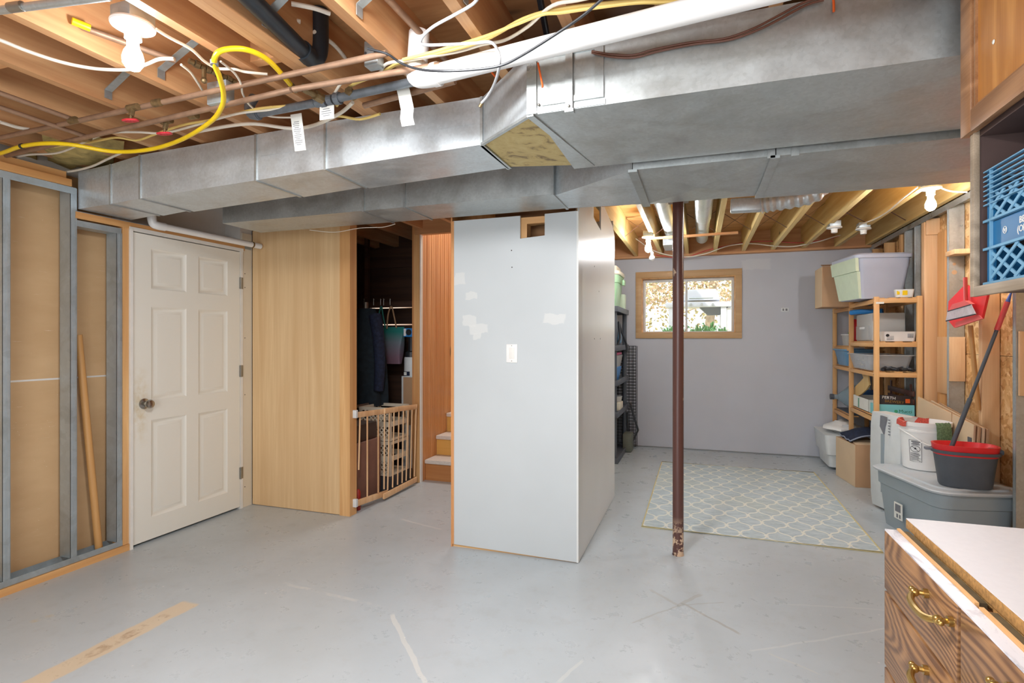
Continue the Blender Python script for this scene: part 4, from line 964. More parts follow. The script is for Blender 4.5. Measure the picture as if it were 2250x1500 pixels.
cable('coax_cable', [at(x, y, z=z) for x, y, z in ((1150, -160, 2.335), (1095, -70, 2.335), (1060, -20, 2.33), (1040, 8, 2.33), (1000, 32, 2.33), (950, 60, 2.32), (926, 85, 2.31), (932, 98, 2.3), (980, 98, 2.3), (1040, 95, 2.29), (1078, 93, 2.27), (1094, 112, 2.25), (1098, 140, 2.22), (1088, 180, 2.2), (1072, 210, 2.19), (1058, 226, 2.18))], .0048, M['coax_g'], 'grey coaxial cable looping back, its bare end dangling')
p = at(1056, 229, z=2.178); o = obj('cable_plug', B().cyl(p+Vector((.008, 0, .006)), p+Vector((-.004, 0, -.01)), .0065), M['brass_old']); tag(o, 'brass plug on the dangling grey cable end', 'plug')
cable('copper_line', [at(x, y, z=z) for x, y, z in ((545, -160, 2.4), (533, -70, 2.4), (533, -10, 2.4), (540, 25, 2.4), (560, 70, 2.4), (590, 98, 2.39), (630, 118, 2.38), (660, 143, 2.37))], .0065, M['wire_b'], 'brown copper line curving beside the black waste pipe')
for i, L in enumerate([[(488, -4), (540, 18), (600, 32), (660, 48)], [(640, 8), (690, 18), (725, 30)], [(690, 70), (730, 95), (760, 130), (772, 158)]]):
    cable('electric_cable', zp(L, 2.48), .008, M['romex_w'], ['off-white cable high between joists left of the black pipe', 'off-white cable high between joists above the black pipe', 'off-white cable curving down right of the black pipe'][i])
pipe('copper_pipe', at(850, -5, z=2.45), at(985, 138, z=2.45), .012, M['copper'], 'upright-looking copper pipe in the bay above the white elbow')
pipe('conduit', at(-60, 30, z=2.33), at(240, -8, z=2.33), .012, M['strap'], 'steel conduit crossing the top left corner')
o = obj('conduit_coupling', B().cyl(at(22, 17, z=2.33), at(50, 13, z=2.33), .0145), M['hinge']); tag(o, 'steel coupling on the conduit at the top left corner', 'coupling')
pipe('waste_rod', at(1185, -10, z=2.5), at(1203, 85, z=2.5), .012, M['abs'], 'slim black pipe behind the white drain pipe')
for i, (L, r) in enumerate((([(1300, 112), (1340, 119), (1390, 121), (1440, 108), (1520, 93), (1590, 85), (1650, 65), (1700, 40), (1760, 8), (1800, -5)], .0035), ([(1300, 116), (1345, 125), (1395, 126), (1445, 113), (1525, 97), (1600, 88), (1660, 68), (1710, 44), (1770, 12), (1810, 0)], .0035))):
    cable('thermostat_wire', [at(x, y, y=1.83) for x, y in L], r, M['wire_b'], ['brown wire draped along the right duct face, upper', 'brown wire draped along the right duct face, lower'][i], 'wire')
for i, L in enumerate([[(1182, 138), (1186, 158), (1192, 188)], [(1080, 158), (1088, 168)], [(1831, -3), (1832, 10), (1832, 26)]]):
    cable('cable_tie', [at(x, y, y=1.8 if i != 2 else 1.83) for x, y in L]+([at(1191, 190, y=1.8)] if i == 0 else []), .0035, M['orange'], ['orange tie dangling beside the duct corner', 'orange tie scrap under the white drain', 'orange tie at the duct top near the oak cabinet'][i], 'tie')
# insulation batts
def batt(pts, lab, th=.05):
    b = B(); nx_, ny_ = 9, 7
    A, Bq, Cq, D = [Vector(p) for p in pts]; vs = []
    for top in (0, 1):
        for i in range(nx_):
            for j in range(ny_):
                u, v = i/(nx_-1), j/(ny_-1)
                p = (A*(1-u)+Bq*u)*(1-v)+(D*(1-u)+Cq*u)*v
                p = p+Vector((random.uniform(-.01, .01), random.uniform(-.01, .01), (th if top else -.015*math.sin(u*PI)*math.sin(v*PI)+random.uniform(-.012, .012))))
                vs.append(b.bm.verts.new(p))
    def ix(t_, i, j): return vs[t_*nx_*ny_+i*ny_+j]
    for t_ in (0, 1):
        for i in range(nx_-1):
            for j in range(ny_-1): b.bm.faces.new((ix(t_, i, j), ix(t_, i+1, j), ix(t_, i+1, j+1), ix(t_, i, j+1)))
    for i in range(nx_-1):
        for j in (0, ny_-1): b.bm.faces.new((ix(0, i, j), ix(0, i+1, j), ix(1, i+1, j), ix(1, i, j)))
    for j in range(ny_-1):
        for i in (0, nx_-1): b.bm.faces.new((ix(0, i, j), ix(0, i, j+1), ix(1, i, j+1), ix(1, i, j)))
    o = obj('insulation_batt', b, M['foam'], smooth=50); tag(o, lab, 'insulation')
batt(zp([(90, 300), (270, 330), (240, 372), (110, 372)], 2.36), 'yellow insulation batt bulging above the copper pipes at left')
batt(zp([(-20, 330), (75, 335), (100, 370), (-20, 350)], 2.36), 'yellow insulation scrap at the far left joist')
batt(zp([(50, 180), (150, 215), (95, 235), (60, 205)], 2.5), 'torn yellow insulation tuck high in the left bay')
batt(zp([(560, 150), (610, 165), (640, 185), (590, 180)], 2.42), 'tuft of yellow insulation above the hose end')

# ============================================================ POST, RUG
pt = thing('support_post', 'brown painted steel support post with chipped base', 'post', (-.125, 3.525, 0))
b = B(); b.cyl((-.125, 3.525, .004), (-.125, 3.525, 2.18), .033, seg=32); obj('column', b, M['post'], pt)
b = B(); b.box(-.185, -.065, 3.465, 3.585, 2.18, 2.189); obj('cap_plate', b, M['post'], pt)
b = B(); b.cyl((-.125, 3.525, 0), (-.125, 3.525, .004), .036, seg=24); obj('base_plate', b, M['post'], pt)
b = B(); b.loft([rrect(.345, 5.03, 1.46, 2.15, .02, .001), rrect(.345, 5.03, 1.46, 2.15, .02, .007)])
rug = obj('area_rug', b, M['rug']); tag(rug, 'pale blue trellis-pattern rug with cream lines on the floor', 'rug')
b = B(); b.tube([(x, y, .006) for x, y in ((-.385, 3.955), (1.075, 3.955), (1.075, 6.105), (-.385, 6.105))], .006, 8, 1, True); obj('binding', b, M['rugedge'], rug)

# broom handle leaning in the left partition
a0, a1 = Vector((-3.455, 2.335, .06)), Vector((-3.49, 2.19, 1.19))
o = obj('wooden_pole', B().cyl(at(218, 1212, x=-3.455), at(172, 735, x=-3.47), .02, seg=16), M['handlewood']); tag(o, 'round wooden pole leaning between steel studs at left', 'pole')

# ============================================================ GATE AND CLOSET CONTENTS
XG = -2.47
g = thing('safety_gate', 'wooden baby gate across the closet opening', 'gate', (XG, 4.0, .04))
def gp_(px, py): return at(px, py, x=XG)
def gbar(px0, py0, px1, py1, wd, nm='rail', dx=0, th=.018):
    p, q = gp_(px0, py0), gp_(px1, py1); p.x += dx; q.x += dx
    b = B(); b.beam(p, q, th, wd, bev=.002); obj(nm, b, M['stud_z'], g)
gbar(785, 911, 870, 900, .042); gbar(840, 902, 911, 893, .042, dx=.02)
gbar(785, 1105, 850, 1082, .045); gbar(838, 1090, 911, 1052, .045, dx=.02)
for i, (xt, yt, xb, yb, dx) in enumerate(((794, 915, 791, 1032, -.012), (807, 912, 807, 1092, 0), (831, 908, 831, 1082, 0), (842, 906, 841, 1074, .012), (851, 905, 847, 1076, .02), (861, 904, 858, 1070, .02), (872, 903, 869, 1064, .02), (882, 902, 879, 1060, .02), (892, 901, 888, 1055, .02), (901, 899, 897, 1050, .02), (910, 897, 906, 1046, .02))):
    p, q = gp_(xt, yt), gp_(xb, yb); p.x += dx; q.x += dx
    b = B(); b.cyl(p, q, .0065, seg=10); obj('spindle', b, M['stud_z'], g)
for py in (909, 1104):
    p = gp_(781, py); b = B(); b.box(p.x-.015, p.x+.02, p.y-.02, p.y+.006, p.z-.03, p.z+.03, .003); obj('mounting_clip', b, M['offwhite'], g)
# jacket hanging
def sweep_cloth(name, cx, cy, z0, z1, wid, dep, mat, parent=None, fold=9, amp=.03, taper=.45):
    b = B(); n, m = 40, 14; R = []
    for j in range(m+1):
        v = j/m; z = z0+(z1-z0)*v; k = (1-v**3*(1-taper))
        R.append([Vector((cx+math.cos(2*PI*i/n)*wid/2*k*(1+amp*4*math.sin(fold*2*PI*i/n+v*2)*(1-v)), cy+math.sin(2*PI*i/n)*dep/2*k*(1+amp*4*math.cos(fold*2*PI*i/n)*(1-v)), z+.01*math.sin(3*2*PI*i/n)*(1-v))) for i in range(n)])
    b.loft(R); return obj(name, b, mat, parent, smooth=60)
jk = thing('coat', 'dark navy coat hanging at the left of the closet', 'coat', (-2.88, 4.3, .75))
sweep_cloth('coat_body', -2.99, 4.45, .72, 1.62, .42, .26, M['jacket'], jk, 7)
b = B(); b.tube([(-2.86, 4.4, 1.55), (-2.80, 4.36, 1.35), (-2.77, 4.34, 1.1), (-2.79, 4.35, .86)], lambda u: .06-.015*u, 14); obj('sleeve', b, M['navy'], jk)
b = B(); b.tube([(-2.99, 4.45, 1.62), (-2.99, 4.45, 1.68)], .02, 8); obj('hanger_hook', b, M['hinge'], jk)
pole_y = 4.9
bag = thing('tote_bag', 'teal and mauve tote bag hanging on a closet hook', 'bag', (-2.8, 4.9, 1.1))
bp_ = [at(x, y, y=4.9) for x, y in ((834, 801), (881, 803), (888, 718), (822, 722))]
b = B(); c0 = (bp_[0]+bp_[1])/2; wb_ = (bp_[1]-bp_[0]).length; wt_ = (bp_[2]-bp_[3]).length; zb_ = bp_[0].z; zt__ = bp_[2].z
L = []
for k in range(9):
    u = k/8; w_ = wb_+(wt_-wb_)*u; d_ = .09*math.sin(PI*min(1, u*.9+.15))+.01
    c_ = c0.x+(((bp_[2].x+bp_[3].x)/2)-c0.x)*u
    L.append([Vector((p.x, p.y+.004*math.sin(40*p.x+3*u), p.z)) for p in rrect(c_, 4.9, w_, d_, min(d_, .03)/2.05, zb_+(zt__-zb_)*u+(.012*(1-u)), 4)])
b.loft(L); o = obj('bag_body', b, M['totebag'], bag)
# gradient coordinates start at the bag's own base
for (x0, x1) in ((828, 838), (848, 862)):
    b = B(); b.tube([at(x0+2, 722, y=4.87), at(x0+5, 690, y=4.88), at((x0+x1)/2+5, 673, y=4.89), at(x1+4, 695, y=4.88), at(x1+9, 720, y=4.87)], .008, 8); obj('strap', b, plain('teal_strap', rgb(60, 140, 130), .9) if x0 == 828 else M['kraft'], bag)
hk = thing('hook_rail', 'dark rail with thin metal hooks across the closet', 'hook rail', (-2.9, 4.96, 1.7))
b = B(); b.box(-3.3, -2.58, 4.955, 4.97, 1.66, 1.72); obj('rail', b, M['closet'], hk)
for px in (800, 821, 836, 843, 857):
    p = at(px, 662, y=4.945); b = B(); b.cyl(p+Vector((0, 0, -.04)), p+Vector((0, 0, .03)), .0022, seg=6); b.cyl(p+Vector((0, 0, .02)), p+Vector((0, .02, .02)), .002, seg=6); obj('hook', b, M['hinge'], hk)
hk_b = B(); hk_b.box(-3.34, -3.3, 4.94, 4.98, 0, 2.4); hk_b.box(-2.6, -2.57, 4.94, 4.98, 0, 2.4); obj('upright', hk_b, M['closet'], hk)
# white canister on a box
wd = thing('water_cooler', 'white cylinder heater with black neck standing in the closet', 'appliance', (-2.72, 4.85, 0))
def cl(px, py, y): return at(px, py, y=y)
c_ = cl(900, 800, 4.75); cxw = c_.x+.02
zz1 = cl(895, 784, 4.75).z; zz0 = cl(895, 825, 4.75).z; zn = cl(895, 740, 4.75).z
b = B(); b.lathe((cxw, 4.75, 0), [(.001, zz0), (.068, zz0), (.07, zz0+.01), (.07, zz1-.01), (.066, zz1), (.001, zz1)], 32); obj('canister', b, M['offwhite'], wd)
b = B(); b.lathe((cxw, 4.75, 0), [(.001, zz1), (.06, zz1), (.055, zz1+.05), (.03, zz1+.06), (.028, zn-.02), (.035, zn), (.001, zn)], 28); obj('neck', b, M['black'], wd)
b = B(); b.box(cxw-.04, cxw+.02, 4.672, 4.682, zz0+.005, zz0+.045); obj('sticker', b, M['navy'], wd)
b = B(); b.box(cxw-.036, cxw-.008, 4.668, 4.672, zz0+.01, zz0+.04); obj('sticker_print', b, M['paper'], wd)
b = B(); b.box(cxw-.07, cxw+.075, 4.68, 4.83, .45, zz0, .004); b.box(cxw-.07, cxw+.075, 4.68, 4.83, .0, .45, .004); obj('stand', b, M['offwhite'], wd)
b = B(); b.box(cxw-.045, cxw+.07, 4.672, 4.68, .5, zz0-.01); obj('front_board', b, M['kraft'], wd)
o = obj('retail_box', B().box(cxw-.06, cxw+.07, 4.7, 4.8, zn+.001, zn+.085, .002), M['blue']); tag(o, 'small blue and white box on the closet canister', 'box')
b = B(); b.cyl((cxw+.0, 4.698, zn+.045), (cxw+.0, 4.694, zn+.045), .03, seg=20); obj('printed_circle', b, M['black'], o)
b = B(); b.box(cxw-.055, cxw-.03, 4.697, 4.7, zn+.01, zn+.08); obj('printed_panel', b, M['white'], o)
# crates in closet
def lattice(b, p0, ux, uz, w_, h_, nx_, nz_, t_=.004, th=.006, slope=1):
    """diamond lattice bars inside a w x h rectangle"""
    p0 = Vector(p0); ux = Vector(ux); uz = Vector(uz); s = w_/nx_
    k = -int(h_*slope/s)-1
    while k*s < w_:
        for sg in (1, -1):
            if sg > 0: x0, z0_, x1, z1_ = k*s, 0, k*s+h_*slope, h_
            else: x0, z0_, x1, z1_ = k*s, h_, k*s+h_*slope, 0
            dx = x1-x0
            ta = max(0, -x0/dx) if dx else 0; tb = min(1, (w_-x0)/dx)
            if tb-ta > .03:
                off = ux.cross(uz)*(t_*.3*sg); a_ = p0+off+ux*(x0+dx*ta)+uz*(z0_+(z1_-z0_)*ta); c_ = p0+off+ux*(x0+dx*tb)+uz*(z0_+(z1_-z0_)*tb)
                b.beam(a_, c_, th, t_, up=ux.cross(uz))
        k += 1
def lcrate(lab, x0, x1, y0, y1, z0, z1, mat, nx_=4, grp=None):
    c = thing('milk_crate', lab, 'crate', ((x0+x1)/2, (y0+y1)/2, z0), grp)
    b = B(); t_ = .012
    b.box(x0+.002, x1-.002, y0+.002, y1-.002, z0+.0005, z0+.01)
    for (za, zb) in ((z0, z0+.02), (z1-.028, z1), ((z0+z1)/2-.022, (z0+z1)/2+.022)):
        b.box(x0, x1, y0, y0+t_, za, zb); b.box(x0, x1, y1-t_, y1, za, zb); b.box(x0+.0015, x0+t_, y0+t_, y1-t_, za+.001, zb-.001); b.box(x1-t_, x1-.0015, y0+t_, y1-t_, za+.001, zb-.001)
    for x in (x0+.001, x1-.023):
        for y in (y0+.001, y1-.023): b.box(x, x+.022, y, y+.022, z0+.0015, z1-.0015)
    obj('frame', b, mat, c)
    b = B()
    for (za, zb) in ((z0+.02, (z0+z1)/2-.022), ((z0+z1)/2+.022, z1-.028)):
        lattice(b, (x0+.02, y0-.001, za), (1, 0, 0), (0, 0, 1), x1-x0-.04, zb-za, nx_+3, 2, .007, .009)
    obj('lattice', b, mat, c)
    return c
G = 'milk crates stacked in the closet'
lcrate('pale milk crate low in the closet, under the other', -2.85, -2.53, 4.13, 4.45, .14, .44, M['cratecream'], grp=G)
lcrate('pale milk crate stacked on top near the gate', -2.85, -2.53, 4.13, 4.45, .445, .735, M['cratecream'], grp=G)
lcrate('brown grey crate behind the gate in the middle', -3.2, -2.88, 4.1, 4.42, .42, .745, plain('grey_crate', rgb(120, 104, 92), .6), grp=G)
o = obj('storage_box', B().box(-3.2, -2.88, 4.1, 4.42, 0, .415, .004), plain('dim_brown_box', rgb(120, 92, 78), .8)); tag(o, 'brown box beneath the grey crate in the closet', 'box')
o = obj('floor_mat', B().box(-2.87, -2.52, 4.1, 4.5, 0, .136, .01), plain('dark_bin', rgb(60, 60, 64), .8)); tag(o, 'dark low bin under the pale milk crates', 'bin')
o = obj('storage_box', B().box(-2.95, -2.56, 3.62, 4.02, .0, .5, .004), plain('brown_carton', rgb(134, 96, 82), .8)); tag(o, 'brown carton just behind the gate at left', 'box')
o = obj('wood_crate', B().box(-2.93, -2.58, 3.64, 4.0, .501, .64, .01), plain('dark_case', rgb(70, 52, 44), .7)); tag(o, 'dark flat case on the brown carton', 'case')
o = obj('red_canister', B().lathe((-2.52, 3.64, 0), [(.001, 0), (.02, 0), (.02, .14), (.01, .16), (.001, .16)], 16), plain('dark_red', rgb(160, 40, 30), .5)); tag(o, 'small dark red bottle behind the gate', 'bottle')

# ============================================================ BLACK SHELF BEHIND THE ENCLOSURE
XS1, YS0, YS1 = -.82, 5.86, 6.80; XS0 = XS1-.62
# the unit stands with its end toward the viewer
sh = thing('plastic_shelving', 'charcoal plastic shelving unit behind the white enclosure', 'shelving', (-1.27, 6.3, 0))
ZSH = [.03, .52, .86, 1.235, 1.655]
for i, z in enumerate(ZSH):
    b = B(); b.box(XS0+.021, XS1-.021, YS0+.021, YS1-.021, z, z+.012)
    b.box(XS0, XS1, YS0, YS0+.02, z-.03, z+.03, .004); b.box(XS0, XS1, YS1-.02, YS1, z-.03, z+.03, .004)
    b.box(XS1-.02, XS1-.0005, YS0+.0205, YS1-.0205, z-.0295, z+.0295, .004); b.box(XS0, XS0+.02, YS0+.0205, YS1-.0205, z-.0295, z+.0295, .004)
    obj('shelf', b, M['shelfgrey'], sh)
for x in (XS0+.04, XS1-.045):
    for y in (YS0+.05, YS1-.05):
        b = B(); b.cyl((x, y, 0), (x, y, 1.66), .026, seg=16); obj('upright', b, M['darkgrey'], sh)
def tote(name, lab, cx, cy, z, w_, d_, h_, mb, ml, a=0, flare=.06, lidh=.03, lip=.02, rad=.05, cat='tote', ribs=True, grp=None):
    T = thing(name, lab, cat, (cx, cy, z), grp); R = rotz(a, (cx, cy, z))
    b = B(); k = 1-flare
    b.loft([rrect(cx, cy, w_*k, d_*k, rad, z), rrect(cx, cy, w_*(k+flare*.7), d_*(k+flare*.7), rad, z+h_*.72), rrect(cx, cy, w_*(k+flare*.7)+.016, d_*(k+flare*.7)+.016, rad, z+h_*.74), rrect(cx, cy, w_, d_, rad, z+h_-.004)]); b.xf(R); obj('tub', b, mb, T)
    b = B(); b.loft([rrect(cx, cy, w_+lip, d_+lip, rad+lip/2, z+h_-.012), rrect(cx, cy, w_+lip+.012, d_+lip+.012, rad+lip/2, z+h_), rrect(cx, cy, w_+lip, d_+lip, rad+lip/2, z+h_+lidh*.35), rrect(cx, cy, w_-.05, d_-.05, rad, z+h_+lidh*.4), rrect(cx, cy, w_-.06, d_-.06, rad, z+h_+lidh)]); b.xf(R); obj('lid', b, ml, T)
    return T
gt = tote('storage_tote', 'sage green tote with cream lid on top of the plastic shelving', -1.13, 6.2, 1.686, .60, .46, .36, M['totegreen'], M['totecream'], 0, .14, .09)
b = B(); b.box(-.815, -.79, 6.15, 6.25, 1.93, 1.99, .006); obj('handle', b, M['totegreen'], gt)
o = obj('foam_block', B().box(-.9, -.83, 6.5, 6.62, 1.67, 1.86, .01), M['mint']); tag(o, 'pale plastic block behind the sage tote', 'block')
def cblob(name, lab, cat, c, s, mat, seed=0):
    rnd = random.Random(seed); b = B(); b.sphere(c, 1, s[0], s[1], s[2], 18)
    for v in b.bm.verts:
        d = v.co-Vector(c); n = math.sin(9*d.x/s[0]+seed)*math.cos(7*d.y/s[1]+seed*2)+math.sin(6*d.z/s[2]+seed)
        v.co += d*(.2 if cat == 'bag' else .09)*n
    o = obj(name, b, mat, smooth=70); tag(o, lab, cat); return o
zt_ = ZSH[3]+.014
cblob('green_bag', 'bright green bag on the plastic shelving', 'bag', (-1.0, 5.98, zt_+.11), (.10, .06, .10), M['greenobj'], 2)
cable('strap_coil', [(-.87, 6.1, 1.25), (-.84, 6.15, 1.35), (-.86, 6.2, 1.52), (-.83, 6.25, 1.4), (-.79, 6.3, 1.28), (-.78, 6.3, 1.18)], .012, M['black'], 'black strap spilling over the shelving edge', 'strap')
cblob('tool_case', 'dark grey gadget on the shelving by the straps', 'tool', (-.9, 6.15, zt_+.2), (.04, .06, .17), M['darkgrey'], 3)
cblob('mask', 'blue and silver gadget among the straps', 'tool', (-.87, 6.3, zt_+.1), (.03, .09, .08), M['bluebin'], 5)
z2 = ZSH[2]+.014
bt = thing('storage_bin', 'bright blue bin under clear box on the plastic shelving', 'bin', (-1, 6.2, z2))
b = B(); b.loft([rrect(-1.02, 6.12, .30, .38, .03, z2), rrect(-1.02, 6.12, .36, .42, .03, z2+.15)]); obj('tub', b, M['blue'], bt)
cbx = thing('storage_bin', 'clear box with magenta lid over the blue bin', 'bin', (-1.0, 6.15, z2+.15))
b = B(); b.loft([rrect(-1.01, 6.13, .31, .38, .03, z2+.151), rrect(-1.01, 6.13, .36, .42, .03, z2+.28)]); obj('tub', b, M['frost'], cbx)
b = B(); b.box(-1.18, -.84, 5.94, 6.32, z2+.282, z2+.31, .01); obj('lid', b, M['magenta'], cbx)
cblob('yellow_rag', 'yellow cloth on the plastic shelving left of the blue bin', 'cloth', (-1.27, 5.98, z2+.06), (.08, .08, .05), M['yellowobj'], 4)
o = obj('blue_roll', B().cyl((-1.38, 5.93, 1.165), (-.99, 5.93, 1.165), .045, seg=20), M['blue']); tag(o, 'blue foam roll lying under the shelf, in front', 'roll')
o.location.z = z2+.15+.0; 
z3 = ZSH[1]+.014
for k in range(5):
    b = B(); b.loft([rrect(-1.12, 6.12, .34, .34, .03, z3+.05*k), rrect(-1.12, 6.12, .38, .38, .03, z3+.05*k+.045)]); o = obj('nested_basin', b, M['offwhite']); tag(o, ['lowest', 'second lowest', 'middle', 'second highest', 'topmost'][k]+' white basin of the nested stack on the plastic shelving', 'basin', 'nested white basins')
o = obj('food_container', B().box(-.91, -.83, 6.1, 6.35, z3, z3+.09, .01), M['totecream']); tag(o, 'cream plastic container beside the nested basins', 'container')
b = B(); b.lathe((-.9, 6.25, z3+.092), [(.001, 0), (.055, 0), (.072, .06), (.075, .06), (.06, 0)], 24); o = obj('clear_tub', b, M['frost']); tag(o, 'round clear tub on the cream container', 'tub')
o = obj('orange_case', B().box(-1.3, -.93, 6.2, 6.5, .044, .44, .01), M['particle']); tag(o, 'orange brown board case on the bottom plastic shelf', 'case')
# folded wire crate
wc_ = thing('wire_kennel', 'folded black wire kennel panels leaning behind the shelving', 'kennel', (-.85, 6.9, 0))
b = B(); yk = 6.885; xk0, xk1 = -1.42, -.745; zk = 1.245
for k in range(34): z = .01+k*(zk-.01)/33; b.cyl((xk0, yk, z), (xk1, yk, z), .0028, seg=5)
for k in range(16): x = xk0+k*(xk1-xk0)/15; b.cyl((x, yk-.004, .004), (x, yk-.004, zk), .0032, seg=5)
obj('wire_panel', b, M['steel_black'], wc_)
b = B()
for k in range(34): z = .02+k*(zk-.02)/33; b.cyl((xk0, yk+.03, z), (xk1, yk+.03, z), .0028, seg=5); b.cyl((xk1, yk, z), (xk1, yk+.035, z), .003, seg=5)
for k in range(16): x = xk0+k*(xk1-xk0)/15+.012; b.cyl((x, yk+.034, .004), (x, yk+.034, zk), .0032, seg=5)
obj('wire_panel', b, M['steel_black'], wc_)
fc = thing('folding_stool', 'folded black stool leaning against the wire kennel', 'stool', (-.72, 6.75, 0))
k0, k1, k2, k3 = at(1384, 885, y=6.72), at(1402, 945, y=6.72), at(1380, 983, y=6.72), at(1378, 905, y=6.74)
b = B(); b.beam(k0, k1, .02, .045, up=(0, 1, 0)); b.beam(k1, Vector((k2.x+.02, 6.72, .02)), .02, .045, up=(0, 1, 0)); obj('frame_leg', b, M['black'], fc)
b = B(); b.beam(k3, (k3.x+.02, 6.74, .02), .02, .03, up=(0, 1, 0)); obj('frame_leg', b, M['black'], fc)
o = obj('grey_cushion', B().box(-.86, -.75, 6.5, 6.7, .0, .22, .02), plain('olive_case', rgb(112, 116, 104), .7)); tag(o, 'olive grey case on the floor beside the folded stool', 'case')

# ============================================================ PINE SHELF UNIT (RIGHT)
SX0, SX1 = 1.40, 1.745; SY = [5.37, 6.18, 6.88]
us = thing('pine_shelving', 'slatted pine shelving unit in the back right corner', 'shelving', (1.5, 6, 0))
zl = [1.67, 1.30, 1.045, .66]
P_ = .038
for y, zt_ in zip(SY, (1.69, 1.695, 1.69)):
    for x in (SX0, SX1-P_):
        b = B(); b.box(x, x+P_, y, y+.03, 0, zt_, .002); obj('post', b, M['pine_z'], us)
for bay, (ya, yb) in enumerate(zip(SY, SY[1:])):
    for lv, z in enumerate(zl):
        zz = z-(.0 if bay == 0 else (.02, .05, .0, .10)[lv])
        for x in (SX0+.004, SX1-.024):
            b = B(); b.box(x, x+.02, ya+.031, yb-.001, zz-.035, zz, .002); obj('side_rail', b, M['pine_y'], us)
        for k in range(3 if lv else 4):
            x = SX0+.04+k*(.25/(2 if lv else 3)); b = B(); b.box(x-.008, x+.05 if lv else x+.045, ya+.032, yb-.002, zz-.001, zz+.012, .002); obj('slat', b, M['pine_y'], us)
for lv, z in enumerate(zl):
    b = B(); b.box(SX0+P_, SX1-P_, SY[0]+.004, SY[0]+.024, z-.035, z+.004, .002); obj('front_rail', b, M['pine_x'], us)
b = B(); b.box(SX0+.003, SX0+.02, SY[0]-.001, SY[0]+.001, 0, 0.001); b.bm.free()
b = B(); b.box(SX0+.012, SX0+.07, SY[0]-.003, SY[0]+.003, 1.628, 1.645); obj('paper_sticker', b, M['paper'], us)
for y in (5.385, 6.195, 6.895):
    for z in (1.64, 1.285, 1.03, .6):
        b = B(); b.cyl((SX0-.001, y, z), (SX0+.002, y, z), .004, seg=8); obj('screw', b, M['nail'], us)

# big grey tote with mint end, tilted box
BT = thing('storage_tote', 'huge lavender grey tote with pale green end on the pine shelving', 'tote', (1.47, 5.79, 1.686))
cx, cy = 1.475, 5.79; zb_, zt2 = 1.686, 2.062
Rt = rotz(math.radians(10.5), (cx, cy, 0))
b = B(); b.loft([rrect(cx, cy, .35, .42, .04, zb_), rrect(cx, cy, .42, .49, .045, zb_+.27), rrect(cx, cy, .425, .495, .045, zb_+.275), rrect(cx, cy, .44, .51, .05, zt2)]); b.xf(Rt); obj('tub', b, M['bigtote'], BT)
b = B(); b.loft([rrect(cx, cy, .465, .535, .05, zt2-.022), rrect(cx, cy, .47, .54, .05, zt2+.006), rrect(cx, cy, .44, .51, .05, zt2+.02)]); b.xf(Rt); obj('lid', b, M['bigtote'], BT)
def endp(z0_, z1_, o0, o1, ya, yb):
    k0_, k1_ = cx-.175-o0, cx-.175-o1
    return [[(k0_-.006, ya[0], z0_), (k0_+.02, ya[0], z0_), (k0_+.02, yb[0], z0_), (k0_-.006, yb[0], z0_)], [(k1_-.006, ya[1], z1_), (k1_+.02, ya[1], z1_), (k1_+.02, yb[1], z1_), (k1_-.006, yb[1], z1_)]]
b = B(); b.loft(endp(zb_+.004, zb_+.24, 0, .032, (cy-.20, cy-.232), (cy+.2, cy+.232))); b.loft(endp(zb_+.24, zt2-.02, .046, .056, (cy-.245, cy-.255), (cy+.24, cy+.25))); b.xf(Rt); o = obj('green_end_panel', b, M['mint'], BT, 'pale green stepped end panel')
o = obj('cardboard_box', B().box(1.165, 1.48, 6.2, 6.55, 1.652, 2.06, .004), M['kraft']); tag(o, 'tall brown cardboard box on top of the pine shelving, far end', 'box')
b = B(); b.prism([(1.168, 6.205, 2.062), (1.478, 6.205, 2.062), (1.478, 6.29, 2.085), (1.168, 6.29, 2.085)], (0, 0, .002)); obj('flap', b, M['kraft'], o)
b = B(); b.box(1.163, 1.1655, 6.205, 6.545, 1.656, 2.056); obj('side_face', b, M['kraftlt'], o)
# margarine tub
mt = thing('margarine_tub', 'white tub with yellow print on the pine shelving top', 'tub', (1.62, 5.2, 1.67))
b = B(); b.loft([rrect(1.63, 5.43, .12, .06, .02, 1.683), rrect(1.63, 5.43, .14, .075, .02, 1.748)]); obj('tub', b, M['offwhite'], mt)
b = B(); b.box(1.57, 1.59, 5.3945, 5.3985, 1.705, 1.735); b.box(1.61, 1.645, 5.393, 5.3975, 1.70, 1.738); obj('yellow_print', b, M['gas_y'], mt)
# clear drawers
cd_ = thing('drawer_box', 'large translucent drawer box on the pine shelf', 'drawer box', (1.5, 5.6, 1.315))
z = 1.313; b = B(); b.box(1.445, 1.70, 5.62, 6.12, z, z+.25, .012); obj('shell', b, M['frost'], cd_)
b = B(); b.box(1.436, 1.445, 5.64, 6.10, z+.01, z+.14, .003); obj('drawer_front', b, M['clear'], cd_)
b = B(); b.box(1.43, 1.436, 5.8, 5.95, z+.11, z+.13, .002); obj('handle', b, M['white'], cd_)
sc_ = thing('food_container', 'small clear container with white lid at the far shelf end', 'container', (1.45, 6.4, 1.27))
b = B(); b.loft([rrect(1.52, 6.55, .16, .18, .02, 1.264), rrect(1.52, 6.55, .18, .2, .02, 1.37)]); obj('tub', b, M['frost'], sc_)
b = B(); b.box(1.425, 1.615, 6.445, 6.655, 1.371, 1.382, .004); obj('lid', b, M['white'], sc_)
o = cblob('gadget', 'dark green lump on the small clear container', 'toy', (1.5, 6.55, 1.395), (.03, .04, .012), M['leafy'], 4)
b = B(); b.tube([(1.41, 6.16, 1.59), (1.46, 6.08, 1.595), (1.54, 6.0, 1.59), (1.62, 5.95, 1.592)], .025, 10); o = obj('blue_toy', b, M['blue']); tag(o, 'blue plastic toy resting behind the drawer box', 'toy')
